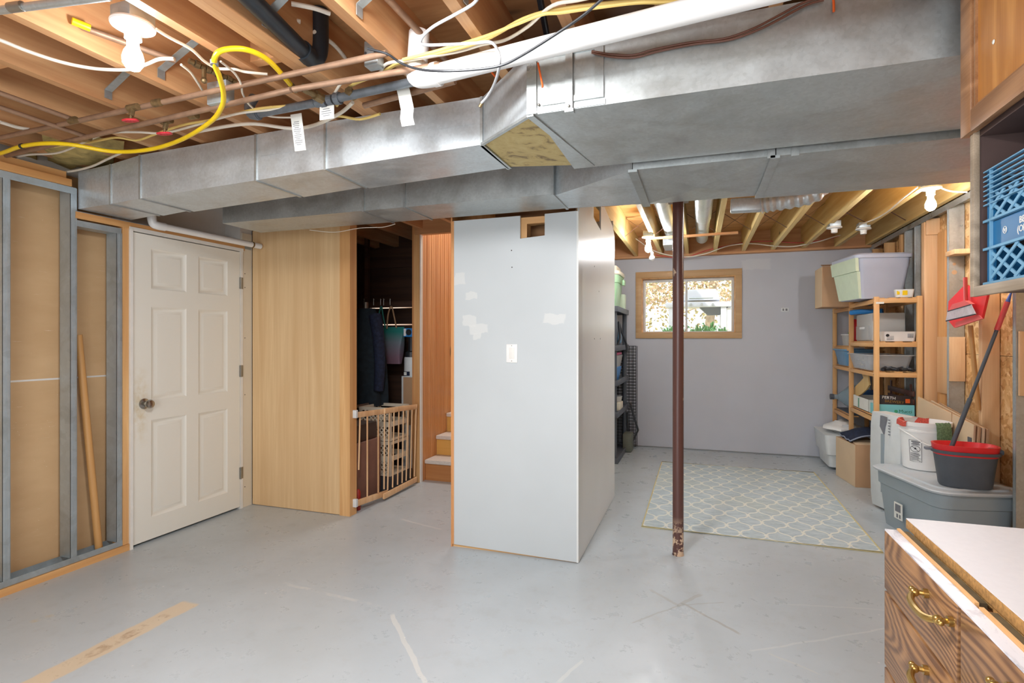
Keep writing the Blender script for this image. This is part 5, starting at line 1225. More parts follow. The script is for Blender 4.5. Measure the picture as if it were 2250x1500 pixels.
o = obj('red_toy', B().box(1.44, 1.48, 6.23, 6.29, 1.264, 1.53, .012), M['red']); tag(o, 'red plastic piece beside the blue toy', 'toy')
# white basket
wb2 = thing('plastic_basket', 'white vented basket on the near pine shelf', 'basket', (1.55, 5.2, 1.315))
z = 1.313; b = B()
b.loft([rrect(1.60, 5.49, .22, .13, .02, z), rrect(1.60, 5.49, .24, .15, .02, z+.075), rrect(1.60, 5.49, .25, .16, .02, z+.082), rrect(1.60, 5.49, .235, .145, .02, z+.082), rrect(1.60, 5.49, .21, .12, .02, z+.008)], cap1=True); obj('tub', b, M['white'], wb2)
b = B()
for r in range(4):
    for c in range(6): b.box(1.505+c*.009, 1.509+c*.009, 5.4185, 5.4235, z+.012+r*.012, z+.019+r*.012)
for c in range(6): b.box(1.655+c*.007, 1.658+c*.007, 5.4155, 5.421, z+.03, z+.065)
obj('vent_slots', b, M['inkgrey'], wb2)
def gamepad(lab, c, a, s=1, mat=None, grp='black game controllers'):
    g_ = thing('game_controller', lab, 'controller', c, grp); c = Vector(c); R = Matrix.Translation(c) @ Matrix.Rotation(a, 4, 'Z')
    b = B(); b.sphere((0, 0, .018), 1, .052*s, .03*s, .016*s, 16)
    for sx in (-1, 1):
        b.tube([(sx*.03*s, 0, .02), (sx*.055*s, -.015*s, .018), (sx*.07*s, -.045*s, .012)], lambda u: .019-.006*u, 10)
    b.xf(R); obj('shell', b, mat or M['black'], g_)
    for sx in (-1, 1):
        b = B(); b.cyl((sx*.025*s, .0, .03), (sx*.025*s, 0, .042), .008, seg=12); b.xf(R); obj('thumb_stick', b, M['darkgrey'], g_)
gamepad('dark game controller lying in the white basket', (1.55, 5.49, 1.35), .5)
# blue bin and clear tray
bb = thing('storage_bin', 'steel blue open bin at the far end of the pine shelf', 'bin', (1.45, 6.35, 1.06))
b = B(); z = 1.058; b.loft([rrect(1.53, 6.55, .22, .40, .04, z), rrect(1.53, 6.55, .28, .48, .04, z+.15), rrect(1.53, 6.55, .31, .51, .04, z+.155), rrect(1.53, 6.55, .31, .51, .04, z+.17), rrect(1.53, 6.55, .27, .49, .04, z+.17), rrect(1.53, 6.55, .21, .39, .04, z+.01)]); obj('tub', b, M['bluebin'], bb)
tr = thing('storage_bin', 'clear under-bed tray full of small toys on the pine shelf', 'bin', (1.45, 5.55, 1.06))
z = 1.058; b = B(); b.loft([rrect(1.545, 5.79, .28, .55, .03, z), rrect(1.545, 5.79, .33, .68, .04, z+.125), rrect(1.545, 5.79, .36, .72, .04, z+.13), rrect(1.545, 5.79, .36, .72, .04, z+.138), rrect(1.545, 5.79, .32, .67, .04, z+.136), rrect(1.545, 5.79, .27, .54, .03, z+.004)]); obj('tub', b, M['clear'], tr)
b = B(); rnd = random.Random(5)
for k in range(160):
    p = (1.545+rnd.uniform(-.12, .12), 5.81+rnd.uniform(-.24, .24), z+.012+rnd.uniform(0, .06)); s = rnd.uniform(.008, .02)
    m = Matrix.Translation(p) @ Matrix.Rotation(rnd.uniform(0, 3), 4, Vector((rnd.random(), rnd.random(), rnd.random()+.1)).normalized()); b.box(-s, s, -s, s, -s*.6, s*.6, 0, m)
o = obj('toy_pieces', b, M['parts']); tag(o, 'jumble of small blue and white toy pieces in the clear tray', 'toys'); o['kind'] = 'stuff'
gamepad('black game controller on the clear tray, left of two', (1.52, 5.44, 1.058), .1, .8); gamepad('black game controller on the clear tray, right of two', (1.64, 5.435, 1.058), -.2, .8)
# lower shelf: jugs, duck, cartons
z = .585
jg = thing('water_jug', 'large clear blue water jug lying on the lower pine shelf', 'jug', (1.45, 6.4, z))
m = Matrix.Translation((1.55, 6.6, z+.135)) @ Matrix.Rotation(-PI/2, 4, 'Y')
b = B(); b.lathe((0, 0, 0), [(.001, -.12), (.12, -.12), (.132, -.1), (.132, .03), (.125, .05), (.04, .15), (.027, .16), (.027, .2), (.001, .2)], 28, m=m); obj('bottle', b, M['jug'], jg)
b = B(); b.lathe((0, 0, 0), [(.001, .2), (.03, .2), (.03, .235), (.001, .235)], 20, m=m); obj('cap', b, M['darkgrey'], jg)
jg2 = thing('water_jug', 'second blue water jug behind the wooden bird cutout', 'jug', (1.5, 6.0, z))
m = Matrix.Translation((1.56, 6.35, z+.12)) @ Matrix.Rotation(-PI/2, 4, 'Y')
b = B(); b.lathe((0, 0, 0), [(.001, -.12), (.11, -.12), (.12, -.1), (.12, .03), (.11, .05), (.03, .12), (.001, .12)], 28, m=m); obj('bottle', b, plain('deep_blue_jug', rgb(56, 104, 160), .15), jg2)
dk = [(1873, 868), (1878, 850), (1890, 838), (1897, 830), (1894, 822), (1900, 817), (1910, 818), (1907, 824), (1908, 835), (1910, 845), (1904, 855), (1892, 866), (1882, 872)]
b = B(); b.prism([at(x, y, x=1.45) for x, y in dk], (.012, 0, 0)); o = obj('bird_cutout', b, M['duckwood']); tag(o, 'flat wooden duck cutout leaning on the lower pine shelf', 'ornament')
b = B()
for k in range(4): b.box(1.70, 1.715, 5.45, 6.1, z+.05+k*.07, z+.095+k*.07, .002)
b.box(1.70, 1.71, 5.5, 5.53, z+.09, z+.36); b.box(1.70, 1.71, 6.0, 6.03, z+.09, z+.36)
o = obj('slatted_crate', b, M['darkwood']); tag(o, 'dark slatted wooden crate side standing at the back of the lower shelf', 'crate')
def carton(nm, lab, pts, z_, th, mat, txts, xw=None):
    pass
def slab(px0, py0, px1, py1, h0, xp, mat, nm, lab, th=.01, cat='box'):
    """low carton side following the shelf edge: base corners on plane x=xp"""
    a_, c_ = at(px0, py0, x=xp), at(px1, py1, x=xp); b = B()
    b.prism([a_, c_, c_+Vector((0, 0, h0)), a_+Vector((0, 0, h0))], (th, 0, 0)); o = obj(nm, b, mat); tag(o, lab, cat); return o, a_, c_
zf_ = .677
c1 = thing('produce_carton', 'white open produce carton on the lower pine shelf edge', 'carton', (1.4, 6.0, zf_))
b = B(); b.box(1.43, 1.436, 5.66, 6.17, zf_, zf_+.11); b.box(1.43, 1.68, 5.66, 5.666, zf_, zf_+.11); b.box(1.43, 1.68, 6.164, 6.17, zf_, zf_+.11); b.box(1.43, 1.68, 5.66, 6.17, zf_, zf_+.004); obj('tray', b, M['paper'], c1)
b = B(); b.box(1.427, 1.43, 5.96, 5.985, zf_+.01, zf_+.095); obj('green_mark', b, plain('green_mark', rgb(90, 150, 120), .7), c1)
# teal carton facing the viewer on the near bay
c2 = thing('produce_carton', 'teal produce carton across the near lower shelf', 'carton', (1.5, 5.2, zf_))
b = B(); b.box(1.44, 1.70, 5.41, 5.416, zf_, zf_+.10); b.box(1.44, 1.446, 5.416, 5.64, zf_, zf_+.09); b.box(1.694, 1.70, 5.416, 5.64, zf_, zf_+.09); b.box(1.44, 1.70, 5.416, 5.64, zf_, zf_+.004); obj('tray', b, M['teal'], c2)
text('printed_word', 'Mucci', .040, plain('green_print', rgb(40, 120, 90), .6), c2, facing((1.635, 5.409, zf_+.045), (1, 0, 0), (0, 0, 1)))
b = B(); b.lathe((0, 0, 0), [(.001, 0), (.013, 0), (.013, .001), (.001, .001)], 16, m=facing((1.568, 5.4095, zf_+.045), (1, 0, 0), (0, 0, 1)) ); obj('leaf_mark', b, plain('green_logo', rgb(60, 170, 130), .6), c2)
text('printed_word', 'GREENHOUSE', .015, M['inkgrey'], c2, facing((1.50, 5.409, zf_+.03), (1, 0, 0), (0, 0, 1)))
c3 = thing('beverage_carton', 'black printed carton behind the teal carton', 'carton', (1.55, 5.44, zf_))
b = B(); b.box(1.45, 1.68, 5.425, 5.47, zf_+.006, zf_+.175, .002); obj('carton_body', b, M['boxblack'], c3)
text('printed_word', 'PERTH', .034, M['inkwhite'], c3, facing((1.52, 5.4235, zf_+.155), (1, 0, -.08), (.08, 0, 1)))
text('printed_word', 'BREWERY', .032, M['brass'], c3, facing((1.56, 5.4235, zf_+.122), (1, 0, -.08), (.08, 0, 1)))
b = B(); b.box(1.64, 1.672, 5.4235, 5.425, zf_+.115, zf_+.15); obj('printed_picture', b, M['orange'], c3)
o = obj('black_tray', B().box(1.43, 1.70, 6.22, 6.86, .5735, .582), M['darkgrey']); tag(o, 'dark tray liner on the far lower pine shelf', 'tray')
# under shelf: white bins, bag, cardboard box, saddle cloth
wb3 = thing('storage_bin', 'white bin on casters on the floor in the back corner', 'bin', (1.4, 6.5, 0))
b = B(); cxx, cyy = 1.47, 6.55
b.loft([rrect(cxx, cyy, .44, .50, .04, .03), rrect(cxx, cyy, .46, .54, .04, .15), rrect(cxx, cyy, .50, .58, .04, .16), rrect(cxx, cyy, .54, .61, .04, .36)]); obj('tub', b, M['offwhite'], wb3)
for sx in (-1, 1):
    for sy in (-1, 1): b = B(); b.cyl((cxx+sx*.13-.01, cyy+sy*.2, .018), (cxx+sx*.13+.01, cyy+sy*.2, .018), .018, seg=14); obj('caster', b, M['black'], wb3)
cblob('plastic_bag', 'crumpled white plastic bag on the white bin', 'bag', (1.42, 6.5, .415), (.17, .2, .055), M['white'], 8)
cbm = thing('cardboard_box', 'upright brown cardboard box on the floor beside the rug', 'box', (1.46, 5.85, 0))
R = rotz(math.radians(7.3), (1.324, 5.64, 0))
b = B(); b.box(1.324, 1.60, 5.64, 6.10, .0, .38, .003); b.xf(R); obj('carton_body', b, M['kraft'], cbm)
b = B(); b.box(1.322, 1.324, 5.645, 6.095, .002, .378); b.xf(R); obj('side_face', b, M['kraftlt'], cbm)
b = B(); b.prism([(1.33, 5.65, .381), (1.59, 5.65, .381), (1.54, 5.82, .40), (1.35, 5.83, .395)], (0, 0, .003)); b.xf(R); obj('flap', b, M['kraftlt'], cbm)
sd = thing('saddle_bag', 'navy quilted cloth draped over the cardboard box', 'cloth', (1.48, 5.85, .4))
b = B(); L = []
pts = [(1845, 925), (1852, 912), (1868, 900), (1890, 895), (1915, 903)]
for j in range(12):
    u = j/11; row = []
    for k in range(9):
        v = k/8; p = Vector((1.30+.30*u, 5.72+.38*v, .405+.10*math.sin(PI*min(1, u*.75+.02))*(.6+.4*math.sin(PI*v))+.006*math.sin(14*v+5*u)))
        row.append(p)
    L.append(row)
def sheet(b, L, th):
    n, m = len(L), len(L[0]); A = [[b.bm.verts.new(p) for p in r] for r in L]; D = [[b.bm.verts.new(p+Vector((0, 0, -th))) for p in r] for r in L]
    for i in range(n-1):
        for j in range(m-1): b.bm.faces.new((A[i][j], A[i+1][j], A[i+1][j+1], A[i][j+1])); b.bm.faces.new((D[i][j], D[i+1][j], D[i+1][j+1], D[i][j+1]))
    for i in range(n-1):
        for j in (0, m-1): b.bm.faces.new((A[i][j], A[i+1][j], D[i+1][j], D[i][j]))
    for j in range(m-1):
        for i in (0, n-1): b.bm.faces.new((A[i][j], A[i][j+1], D[i][j+1], D[i][j]))
sheet(b, L, .02); obj('cloth_body', b, M['navy'], sd, smooth=60)
b = B(); b.tube([L[0][k]+Vector((0, 0, -.008)) for k in range(9)], .006, 6, 2); b.tube([r[0]+Vector((0, -.004, -.008)) for r in L], .006, 6, 2); obj('piping', b, plain('white_piping', rgb(150, 160, 180), .8), sd)
# panel heater / air unit
ac = thing('panel_heater', 'tall white panel appliance standing beside the grey tote', 'appliance', (1.5, 5.0, 0))
R = rotz(0, (1.36, 5.2, 0))
A_ = Vector((1.30, 5.07)); Bv = Vector((1.415, 4.74)); 
def acpt(u, o_, z_): p = A_.lerp(Bv, u); n_ = Vector(((Bv-A_).y, -(Bv-A_).x)).normalized()*-1; return Vector((p.x+n_.x*o_, p.y+n_.y*o_, z_))
b = B(); prof0 = [(0, .0), (.05, -.012), (.95, -.012), (1, 0), (1.0, .20), (0, .20)]
prof0 = [(0, .015), (.04, 0), (1, 0), (1.0, .12), (0, .12)]
b.loft([[acpt(u, o_, .02) for u, o_ in prof0], [acpt(u, o_-.012, .12) for u, o_ in prof0], [acpt(u, o_-.018, .4) for u, o_ in prof0], [acpt(u, o_-.012, .66) for u, o_ in prof0], [acpt(u, o_, .755) for u, o_ in prof0]]); obj('shell', b, M['offwhite'], ac, smooth=50)
b = B(); b.prism([acpt(.40, -.022, .74), acpt(.56, -.022, .735), acpt(.50, -.022, .60), acpt(.38, -.022, .655)], (.012, 0, 0)); obj('vent_recess', b, M['inkgrey'], ac)
b = B(); b.prism([acpt(.42, -.024, .60), acpt(.50, -.024, .6), acpt(.50, -.024, .15), acpt(.42, -.024, .15)], (.01, 0, 0)); obj('side_groove', b, M['totegrey'], ac)
b = B()
for k in range(6): b.prism([acpt(.64, -.020, .72-.022*k), acpt(.69, -.020, .72-.022*k), acpt(.69, -.020, .712-.022*k), acpt(.64, -.020, .712-.022*k)], (.004, 0, 0))
obj('control_marks', b, M['inkgrey'], ac)

# large floor tote + things on it
ft = tote('storage_tote', 'large grey floor tote with pale lid holding the buckets', 1.54, 4.41, 0, .49, .74, .395, M['totegrey'], M['totelid'], math.radians(13), .13, .018, .05, .09)
p = at(1972, 1130, x=1.29); R = rotz(math.radians(13), (1.54, 4.41, 0))
b = B(); b.box(1.297, 1.302, 4.40, 4.49, .10, .21); b.xf(Matrix.Translation((-.012, 0, .0)) @ R); obj('white_sticker', b, M['paper'], ft)
b = B(); b.box(1.295, 1.2985, 4.415, 4.475, .15, .20); b.box(1.295, 1.2985, 4.415, 4.43, .11, .135); b.box(1.295, 1.2985, 4.445, 4.46, .11, .135); b.xf(Matrix.Translation((-.012, 0, .0)) @ R); obj('sticker_print', b, M['inkgrey'], ft)
ZL = .415
# bucket
bk = thing('plastic_bucket', 'white plastic pail with warning label on the grey tote', 'bucket', (1.50, 4.56, ZL))
bx, by = 1.515, 4.63; hb = .335
b = B(); b.lathe((bx, by, ZL), [(.001, 0), (.122, 0), (.128, .006), (.146, hb-.07), (.153, hb-.068), (.153, hb-.055), (.148, hb-.052), (.149, hb-.03), (.156, hb-.028), (.157, hb), (.150, hb), (.142, hb-.03), (.122, .01), (.001, .01)], 48); obj('pail', b, M['white'], bk)
b = B(); b.tube([(bx-.155, by+.0, ZL+hb-.06), (bx-.12, by-.11, ZL+hb-.09), (bx-.02, by-.165, ZL+hb-.15), (bx+.10, by-.13, ZL+hb-.11), (bx+.152, by, ZL+hb-.06)], .005, 8); obj('bail_handle', b, M['white'], bk)
lab_ang = math.radians(232)
b = B(); n = 8
def bpt(a_, z_, o_=.0015): r = .128+(.146-.128)*(z_-.006)/(hb-.076)+o_; return Vector((bx+r*math.cos(a_), by+r*math.sin(a_), ZL+z_))
A0_, A1_ = math.radians(214), math.radians(246)
def patch(b, a0_, a1_, z0_, z1_, o_): 
    m_ = 6; P = [[bpt(a0_+(a1_-a0_)*i/m_, zz, o_) for i in range(m_+1)] for zz in (z0_, z1_)]
    Q = [[bpt(a0_+(a1_-a0_)*i/m_, zz, o_-.001) for i in range(m_+1)] for zz in (z0_, z1_)]
    b.loft([P[0]+P[1][::-1], Q[0]+Q[1][::-1]])
patch(b, A0_, A1_, .06, .21, .0018); obj('warning_label', b, M['white'], bk)
b = B()
for (u0, u1, v0, v1) in [(0, .03, .06, .21), (.97, 1, .06, .21), (0, 1, .208, .21), (0, 1, .06, .062), (.2, .9, .197, .202), (.3, .8, .188, .192), (.2, .85, .179, .183)]+[(.08, random.Random(k).uniform(.7, .95), .068+k*.007, .0705+k*.007) for k in range(8)]:
    patch(b, A0_+(A1_-A0_)*u0, A0_+(A1_-A0_)*u1, v0, v1, .0026)
ring = [bpt(A0_+(A1_-A0_)*(.5+.38*math.cos(q)), .150+.022*math.sin(q), .0028) for q in [2*PI*k/20 for k in range(20)]]
b.tube(ring, .0014, 5, 1, True); b.tube([bpt(A0_+(A1_-A0_)*(.5-.27), .150+.016, .003), bpt(A0_+(A1_-A0_)*.5, .15, .003), bpt(A0_+(A1_-A0_)*(.5+.27), .150-.016, .003)], .0014, 5, 2)
b.sphere(bpt(A0_+(A1_-A0_)*.5, .152, .002), .006)
obj('label_print', b, M['ink'], bk)
# cloths in the bucket
rc = B(); L = []
for i in range(18):
    a_ = math.radians(62+150*i/17); row = []
    for j, (r, z_) in enumerate(((.132, hb-.13), (.136, hb-.07), (.1405, hb-.03), (.148, hb+.004), (.162, hb+.002), (.164, hb-.03 if 11 < i else hb-.01))):
        row.append(Vector((bx+r*math.cos(a_), by+r*math.sin(a_), ZL+z_+.004*math.sin(5*i))))
    L.append(row)
rcb = B(); sheet(rcb, L, .004); o = obj('red_cloth', rcb, M['redcloth'], smooth=60); tag(o, 'red terry cloth hung over the rim of the white pail', 'cloth')
rc.bm.free()
L = []
for i in range(8):
    a_ = math.radians(275+38*i/7); row = []
    for j, (r, z_) in enumerate(((.135, hb-.06), (.142, hb-.01), (.152, hb+.007), (.164, hb-.005), (.17, hb-.05), (.172, hb-.11+.01*math.sin(3*i)))):
        row.append(Vector((bx+r*math.cos(a_), by+r*math.sin(a_), ZL+z_+.003*math.sin(3*i))))
    L.append(row)
b = B(); sheet(b, L, .006); o = obj('green_rag', b, M['greencloth'], smooth=60); tag(o, 'green rag hung over the pail rim beside the mop pole', 'cloth')
# mop bucket
mb = thing('mop_bucket', 'dark grey oval mop bucket with red wringer on the tote', 'bucket', (1.68, 4.27, ZL))
mx, my = 1.565, 4.14; hm = .225
Rm = rotz(math.radians(-6), (mx, my, 0))
def oval(cx, cy, a_, b_, z_, n=36): return [Vector((cx+a_*math.copysign(abs(math.cos(q))**.75, math.cos(q)), cy+b_*math.copysign(abs(math.sin(q))**.75, math.sin(q)), z_)) for q in [2*PI*k/n for k in range(n)]]
b = B(); b.loft([oval(mx, my, .128, .085, ZL), oval(mx, my, .133, .09, ZL+.01), oval(mx, my, .158, .108, ZL+hm-.02), oval(mx, my, .172, .12, ZL+hm-.018), oval(mx, my, .174, .122, ZL+hm), oval(mx, my, .162, .11, ZL+hm), oval(mx, my, .13, .085, ZL+.012)]); b.xf(Rm); obj('pail', b, M['darkgrey'], mb)
b = B(); b.loft([oval(mx, my, .158, .107, ZL+hm-.03), oval(mx, my, .163, .112, ZL+hm+.002), oval(mx, my, .168, .118, ZL+hm+.035), oval(mx, my, .158, .108, ZL+hm+.035), oval(mx, my, .10, .08, ZL+hm-.06)]); b.xf(Rm); obj('wringer', b, M['red'], mb)
b = B(); b.box(mx+.115, mx+.18, my-.05, my+.03, ZL+hm-.012, ZL+hm+.02, .01); b.xf(Rm); obj('spout', b, M['darkgrey'], mb)
b = B(); b.box(mx-.205, mx-.165, my-.02, my+.02, ZL+hm-.012, ZL+hm+.004, .004); b.xf(Rm); obj('handle_stub', b, plain('mid_grey_plastic', rgb(120, 128, 138), .45), mb)
mp = thing('mop', 'mop with grey and red telescopic pole standing in the bucket', 'mop', (1.62, 4.3, ZL+.05))
m0 = Vector((1.49, 4.15, ZL+hm-.02)); m1 = at(2190, 725, x=1.70); m2 = at(2215, 655, x=1.67); m3 = at(2224, 640, x=1.672)
m2 = m0+(m1-m0)*1.27
b = B(); b.cyl(m0, m0.lerp(m1, .45), .013, seg=14); b.cyl(m0.lerp(m1, .45), m1, .010, seg=14); obj('pole', b, M['darkgrey'], mp)
b = B(); b.cyl(m1, m1+(m1-m0)*.22, .014, seg=14); obj('red_grip', b, M['redlt'], mp, 'red foam grip')
b = B(); b.cyl(m1+(m1-m0)*.22, m1+(m1-m0)*.3, .012, .004, seg=12); obj('blue_tip', b, plain('blue_tip', rgb(80, 110, 190), .4), mp)
b = B(); b.sphere(m0+Vector((0, 0, -.03)), .05, 1, 1, .7); obj('mop_head', b, M['white'], mp)

# flattened cardboard sheets against the right wall
for i, (dx, y0_, y1_, zt_, mt_) in enumerate(((0, 4.30, 5.26, .845, M['kraftlt']), (.018, 4.28, 5.2, .838, M['kraft']), (.036, 4.27, 5.1, .832, M['kraftlt']), (.054, 4.26, 5.0, .826, M['kraft']))):
    b = B(); x = 1.675+dx
    b.loft([[(x-.03, y0_, .0), (x-.018, y0_, .0), (x-.018, y1_, .0), (x-.03, y1_, .0)], [(x, y0_, zt_-.07), (x+.01, y0_, zt_-.07), (x+.01, y1_, zt_+.02), (x, y1_, zt_+.02)]])
    o = obj('cardboard_sheet', b, mt_); tag(o, ['flattened pale cardboard box leaning foremost on the studs', 'second flattened cardboard sheet in the leaning stack', 'third flattened cardboard sheet in the leaning stack', 'rearmost flattened cardboard sheet against the studs'][i], 'cardboard', 'flattened cardboard sheets')
    if i == 0:
        c = B()
        for k in range(8): c.box(x-.0075, x-.004, 4.32+k*.007, 4.323+k*.007, .64, .69)
        obj('printed_bars', c, M['inkgrey'], o)
        c = B(); c.box(x-.004, x-.0005, 4.62, 4.624, .6, .82); obj('fold_line', c, M['kraft'], o)
# dustpan and brush set on the right wall
ds = thing('dustpan_set', 'red dustpan with snapped-in brush hanging on the studs', 'dustpan', at(2125, 660, x=1.6))
def dpp(px, py, x): return at(px, py, x=x)
b = B(); o0 = [dpp(2084, 662, 1.64), dpp(2120, 625, 1.66), dpp(2170, 645, 1.60), dpp(2157, 700, 1.56), dpp(2097, 720, 1.56), dpp(2082, 702, 1.60)]
b.prism(o0, (.012, 0, 0)); obj('pan_back', b, M['palered'], ds)
b = B(); b.prism([dpp(2130, 640, 1.55), dpp(2170, 643, 1.54), dpp(2157, 698, 1.52), dpp(2140, 690, 1.52)], (.01, 0, 0)); obj('pan_side', b, M['red'], ds)
b = B(); b.prism([dpp(2097, 720, 1.52), dpp(2157, 700, 1.51), dpp(2150, 692, 1.515), dpp(2100, 708, 1.53)], (.008, 0, 0)); obj('pan_lip', b, M['redlt'], ds)
b = B(); b.prism([dpp(2084, 683, 1.5), dpp(2092, 668, 1.5), dpp(2120, 660, 1.5), dpp(2134, 668, 1.5)], (.02, 0, 0)); b.cyl(dpp(2122, 665, 1.515), dpp(2121, 610, 1.53), .011, seg=12); obj('brush_handle', b, M['redlt'], ds)
b = B(); A1v, A2v = dpp(2083, 684, 1.498), dpp(2134, 669, 1.498); A3v, A4v = dpp(2079, 705, 1.495), dpp(2144, 690, 1.495)
for k in range(46):
    u = k/45; p, q = A1v.lerp(A2v, u), A3v.lerp(A4v, u); b.beam(p, q, .003, .004, up=(1, 0, 0))
obj('bristles', b, plain('grey_bristles', rgb(226, 226, 232), .8, 0, .08, 20), ds)
b = B(); b.beam(A1v, A2v, .006, .006, up=(1, 0, 0)); b.beam(A3v, A4v, .006, .006, up=(1, 0, 0)); obj('bristle_edge', b, M['ink'], ds)
o = obj('wooden_pole', B().cyl(at(2132, 715, x=1.69), at(2150, 880, x=1.75)+Vector((0, 0, -.06)), .014, seg=12), M['handlewood']); tag(o, 'wooden pole leaning on the strand board wall at right', 'pole')

# ============================================================ KITCHEN UNITS
kb = thing('base_cabinet', 'oak base cabinet with drawers at the lower right', 'cabinet', (.75, .8, 0))
XF = .414
b = B(); b.box(XF+.02, 1.03, -1.2, 1.505, .0, .868); obj('carcass', b, M['oak_frame'], kb)
def handle(parent, y0_, y1_, z_, x_):
    b = B(); c = (y0_+y1_)/2; xx = x_
    b.tube([(xx-.006, y0_, z_), (xx-.022, y0_, z_-.001), (xx-.034, y0_+(c-y0_)*.35, z_-.007), (xx-.036, c, z_-.010), (xx-.034, y1_-(c-y0_)*.35, z_-.007), (xx-.022, y1_, z_-.001), (xx-.006, y1_, z_)], lambda u: .0042+.0028*math.sin(PI*u), 10)
    for y in (y0_, y1_):
        b.cyl((xx, y, z_), (xx-.008, y, z_), .009, seg=14); b.sphere((xx-.022, y, z_), .0085); b.sphere((xx-.022, y+(.012 if y > c else -.012), z_+.001), .006)
    obj('handle', b, M['brass'], parent)
ybank = [(1.125, 1.51), (.66, 1.112), (.2, .647)]
for bi, (y0_, y1_) in enumerate(ybank):
    for (za, zb, hz) in ((.742, .878, .842), (.562, .736, .695), (.33, .556, .48), (.1, .324, .25)):
        b = B(); b.box(XF, XF+.019, y0_, y1_, za, zb, .002); d_ = obj('drawer', b, M['oak'], kb)
        if bi == 0: handle(d_, 1.13+.01, 1.25, hz, XF)
        else: handle(d_, (y0_+y1_)/2-.06, (y0_+y1_)/2+.06, hz, XF)
b = B(); b.box(XF+.02, .46, -1.2, 1.508, .8685, .8795)
t = NT('marbled_laminate_strip'); t.set(.3); n = t.noise(t.coord((1, .4, 1)), 16, 5, .7, 1.2); t.col(t.ramp(n, [(.35, rgb(160, 158, 166)), (.5, rgb(222, 220, 224))])); M['strip'] = t.m
obj('front_strip', B().box(XF+.001, .4395, -1.2, 1.509, .878, .8815), M['strip'], kb); b.bm.free()
obj('top_ledge', B().box(XF+.02, .4395, -1.2, 1.507, .868, .878), M['oak_frame'], kb)
for (y0_, y1_) in ((1.128, 1.512), (-1.2, 1.112)):
    obj('wood_lip', B().box(.440, .4465, y0_, y1_, .868, .885), M['pine_y'], kb)
    obj('dark_channel', B().box(.447, .462, y0_+.01, y1_-.008, .868, .8815), plain('channel_brown', rgb(112, 100, 76), .5, .2, .25, 20), kb)  # mottled dark brown strip filling the gap before the slab
ct = thing('countertop', 'loose white laminate countertop with raw particle board edge', 'countertop', (.78, .4, .89))
b = B(); b.box(.4635, 1.06, -1.25, 1.53, .8825, .903, .0005); obj('particle_core', b, M['particle'], ct)
b = B(); b.box(.464, 1.06, -1.25, 1.5305, .9035, .9055); obj('laminate', b, M['counter'], ct)
b = B(); b.box(.47, 1.03, -1.2, 1.5, .8685, .882); obj('batten', b, M['particle'], ct)
# uppers
XU = .65
uc = thing('wall_cabinet', 'oak wall cabinet with panel door hanging at upper right', 'cabinet', (.8, 1, 1.86))
b = B(); b.box(XU+.02, .95, -.6, 1.735, 1.865, 2.345); obj('carcass', b, M['oak_frame'], uc)
for (y0_, y1_) in ((1.02, 1.745), (.28, 1.01)):
    z0_, z1_ = 1.857, 2.343; fw = .055
    dr = B(); dr.box(XU, XU+.019, y1_-fw, y1_, z0_, z1_, .0015); dr.box(XU, XU+.019, y0_, y0_+fw, z0_, z1_, .0015); dr.box(XU+.0005, XU+.019, y0_+fw, y1_-fw, z0_, z0_+fw, .001); dr.box(XU+.0005, XU+.019, y0_+fw, y1_-fw, z1_-fw, z1_, .001)
    d_ = obj('door', dr, M['oak_frame'], uc)
    b = B(); b.box(XU+.009, XU+.014, y0_+fw, y1_-fw, z0_+fw, z1_-fw); obj('door_panel', b, M['oak_z'], d_)
    b = B(); b.box(XU+.003, XU+.0095, y1_-fw-.02, y1_-fw-.012, z0_+fw, z1_-fw); b.box(XU+.003, XU+.0095, y0_+fw+.012, y0_+fw+.02, z0_+fw, z1_-fw); b.box(XU+.004, XU+.0095, y0_+fw, y1_-fw, z0_+fw, z0_+fw+.006); obj('bead', b, M['oak_frame'], d_)
p = at(2183, 92, x=XU+.008); 
b = B(); b.lathe((0, 0, 0), [(.001, 0), (.006, 0), (.003, .002), (.001, .002)], 7, m=facing(p, (0, -1, 0), (0, 0, 1))); obj('chip_mark', b, M['paper'], uc)
oc = thing('open_cabinet', 'open-front oak cubby under the wall cabinet', 'cabinet', (.8, 1.3, 1.44))
X2 = XU+.012; y0_, y1_ = .9, 1.722; z0_, z1_ = 1.447, 1.8645
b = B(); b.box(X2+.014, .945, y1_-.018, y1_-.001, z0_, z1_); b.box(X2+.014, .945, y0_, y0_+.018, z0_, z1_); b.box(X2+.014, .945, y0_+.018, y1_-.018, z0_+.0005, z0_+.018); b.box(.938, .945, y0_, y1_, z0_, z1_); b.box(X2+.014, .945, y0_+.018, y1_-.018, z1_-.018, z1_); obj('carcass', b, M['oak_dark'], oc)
b = B(); b.box(X2, X2+.0135, y1_-.02, y1_, z0_-.008, z1_, .001); b.box(X2, X2+.0135, y0_, y0_+.02, z0_-.008, z1_, .001); b.box(X2, X2+.0135, y0_+.02, y1_-.02, z0_-.008, z0_+.017, .001); obj('face_frame', b, M['oak_edge'], oc)
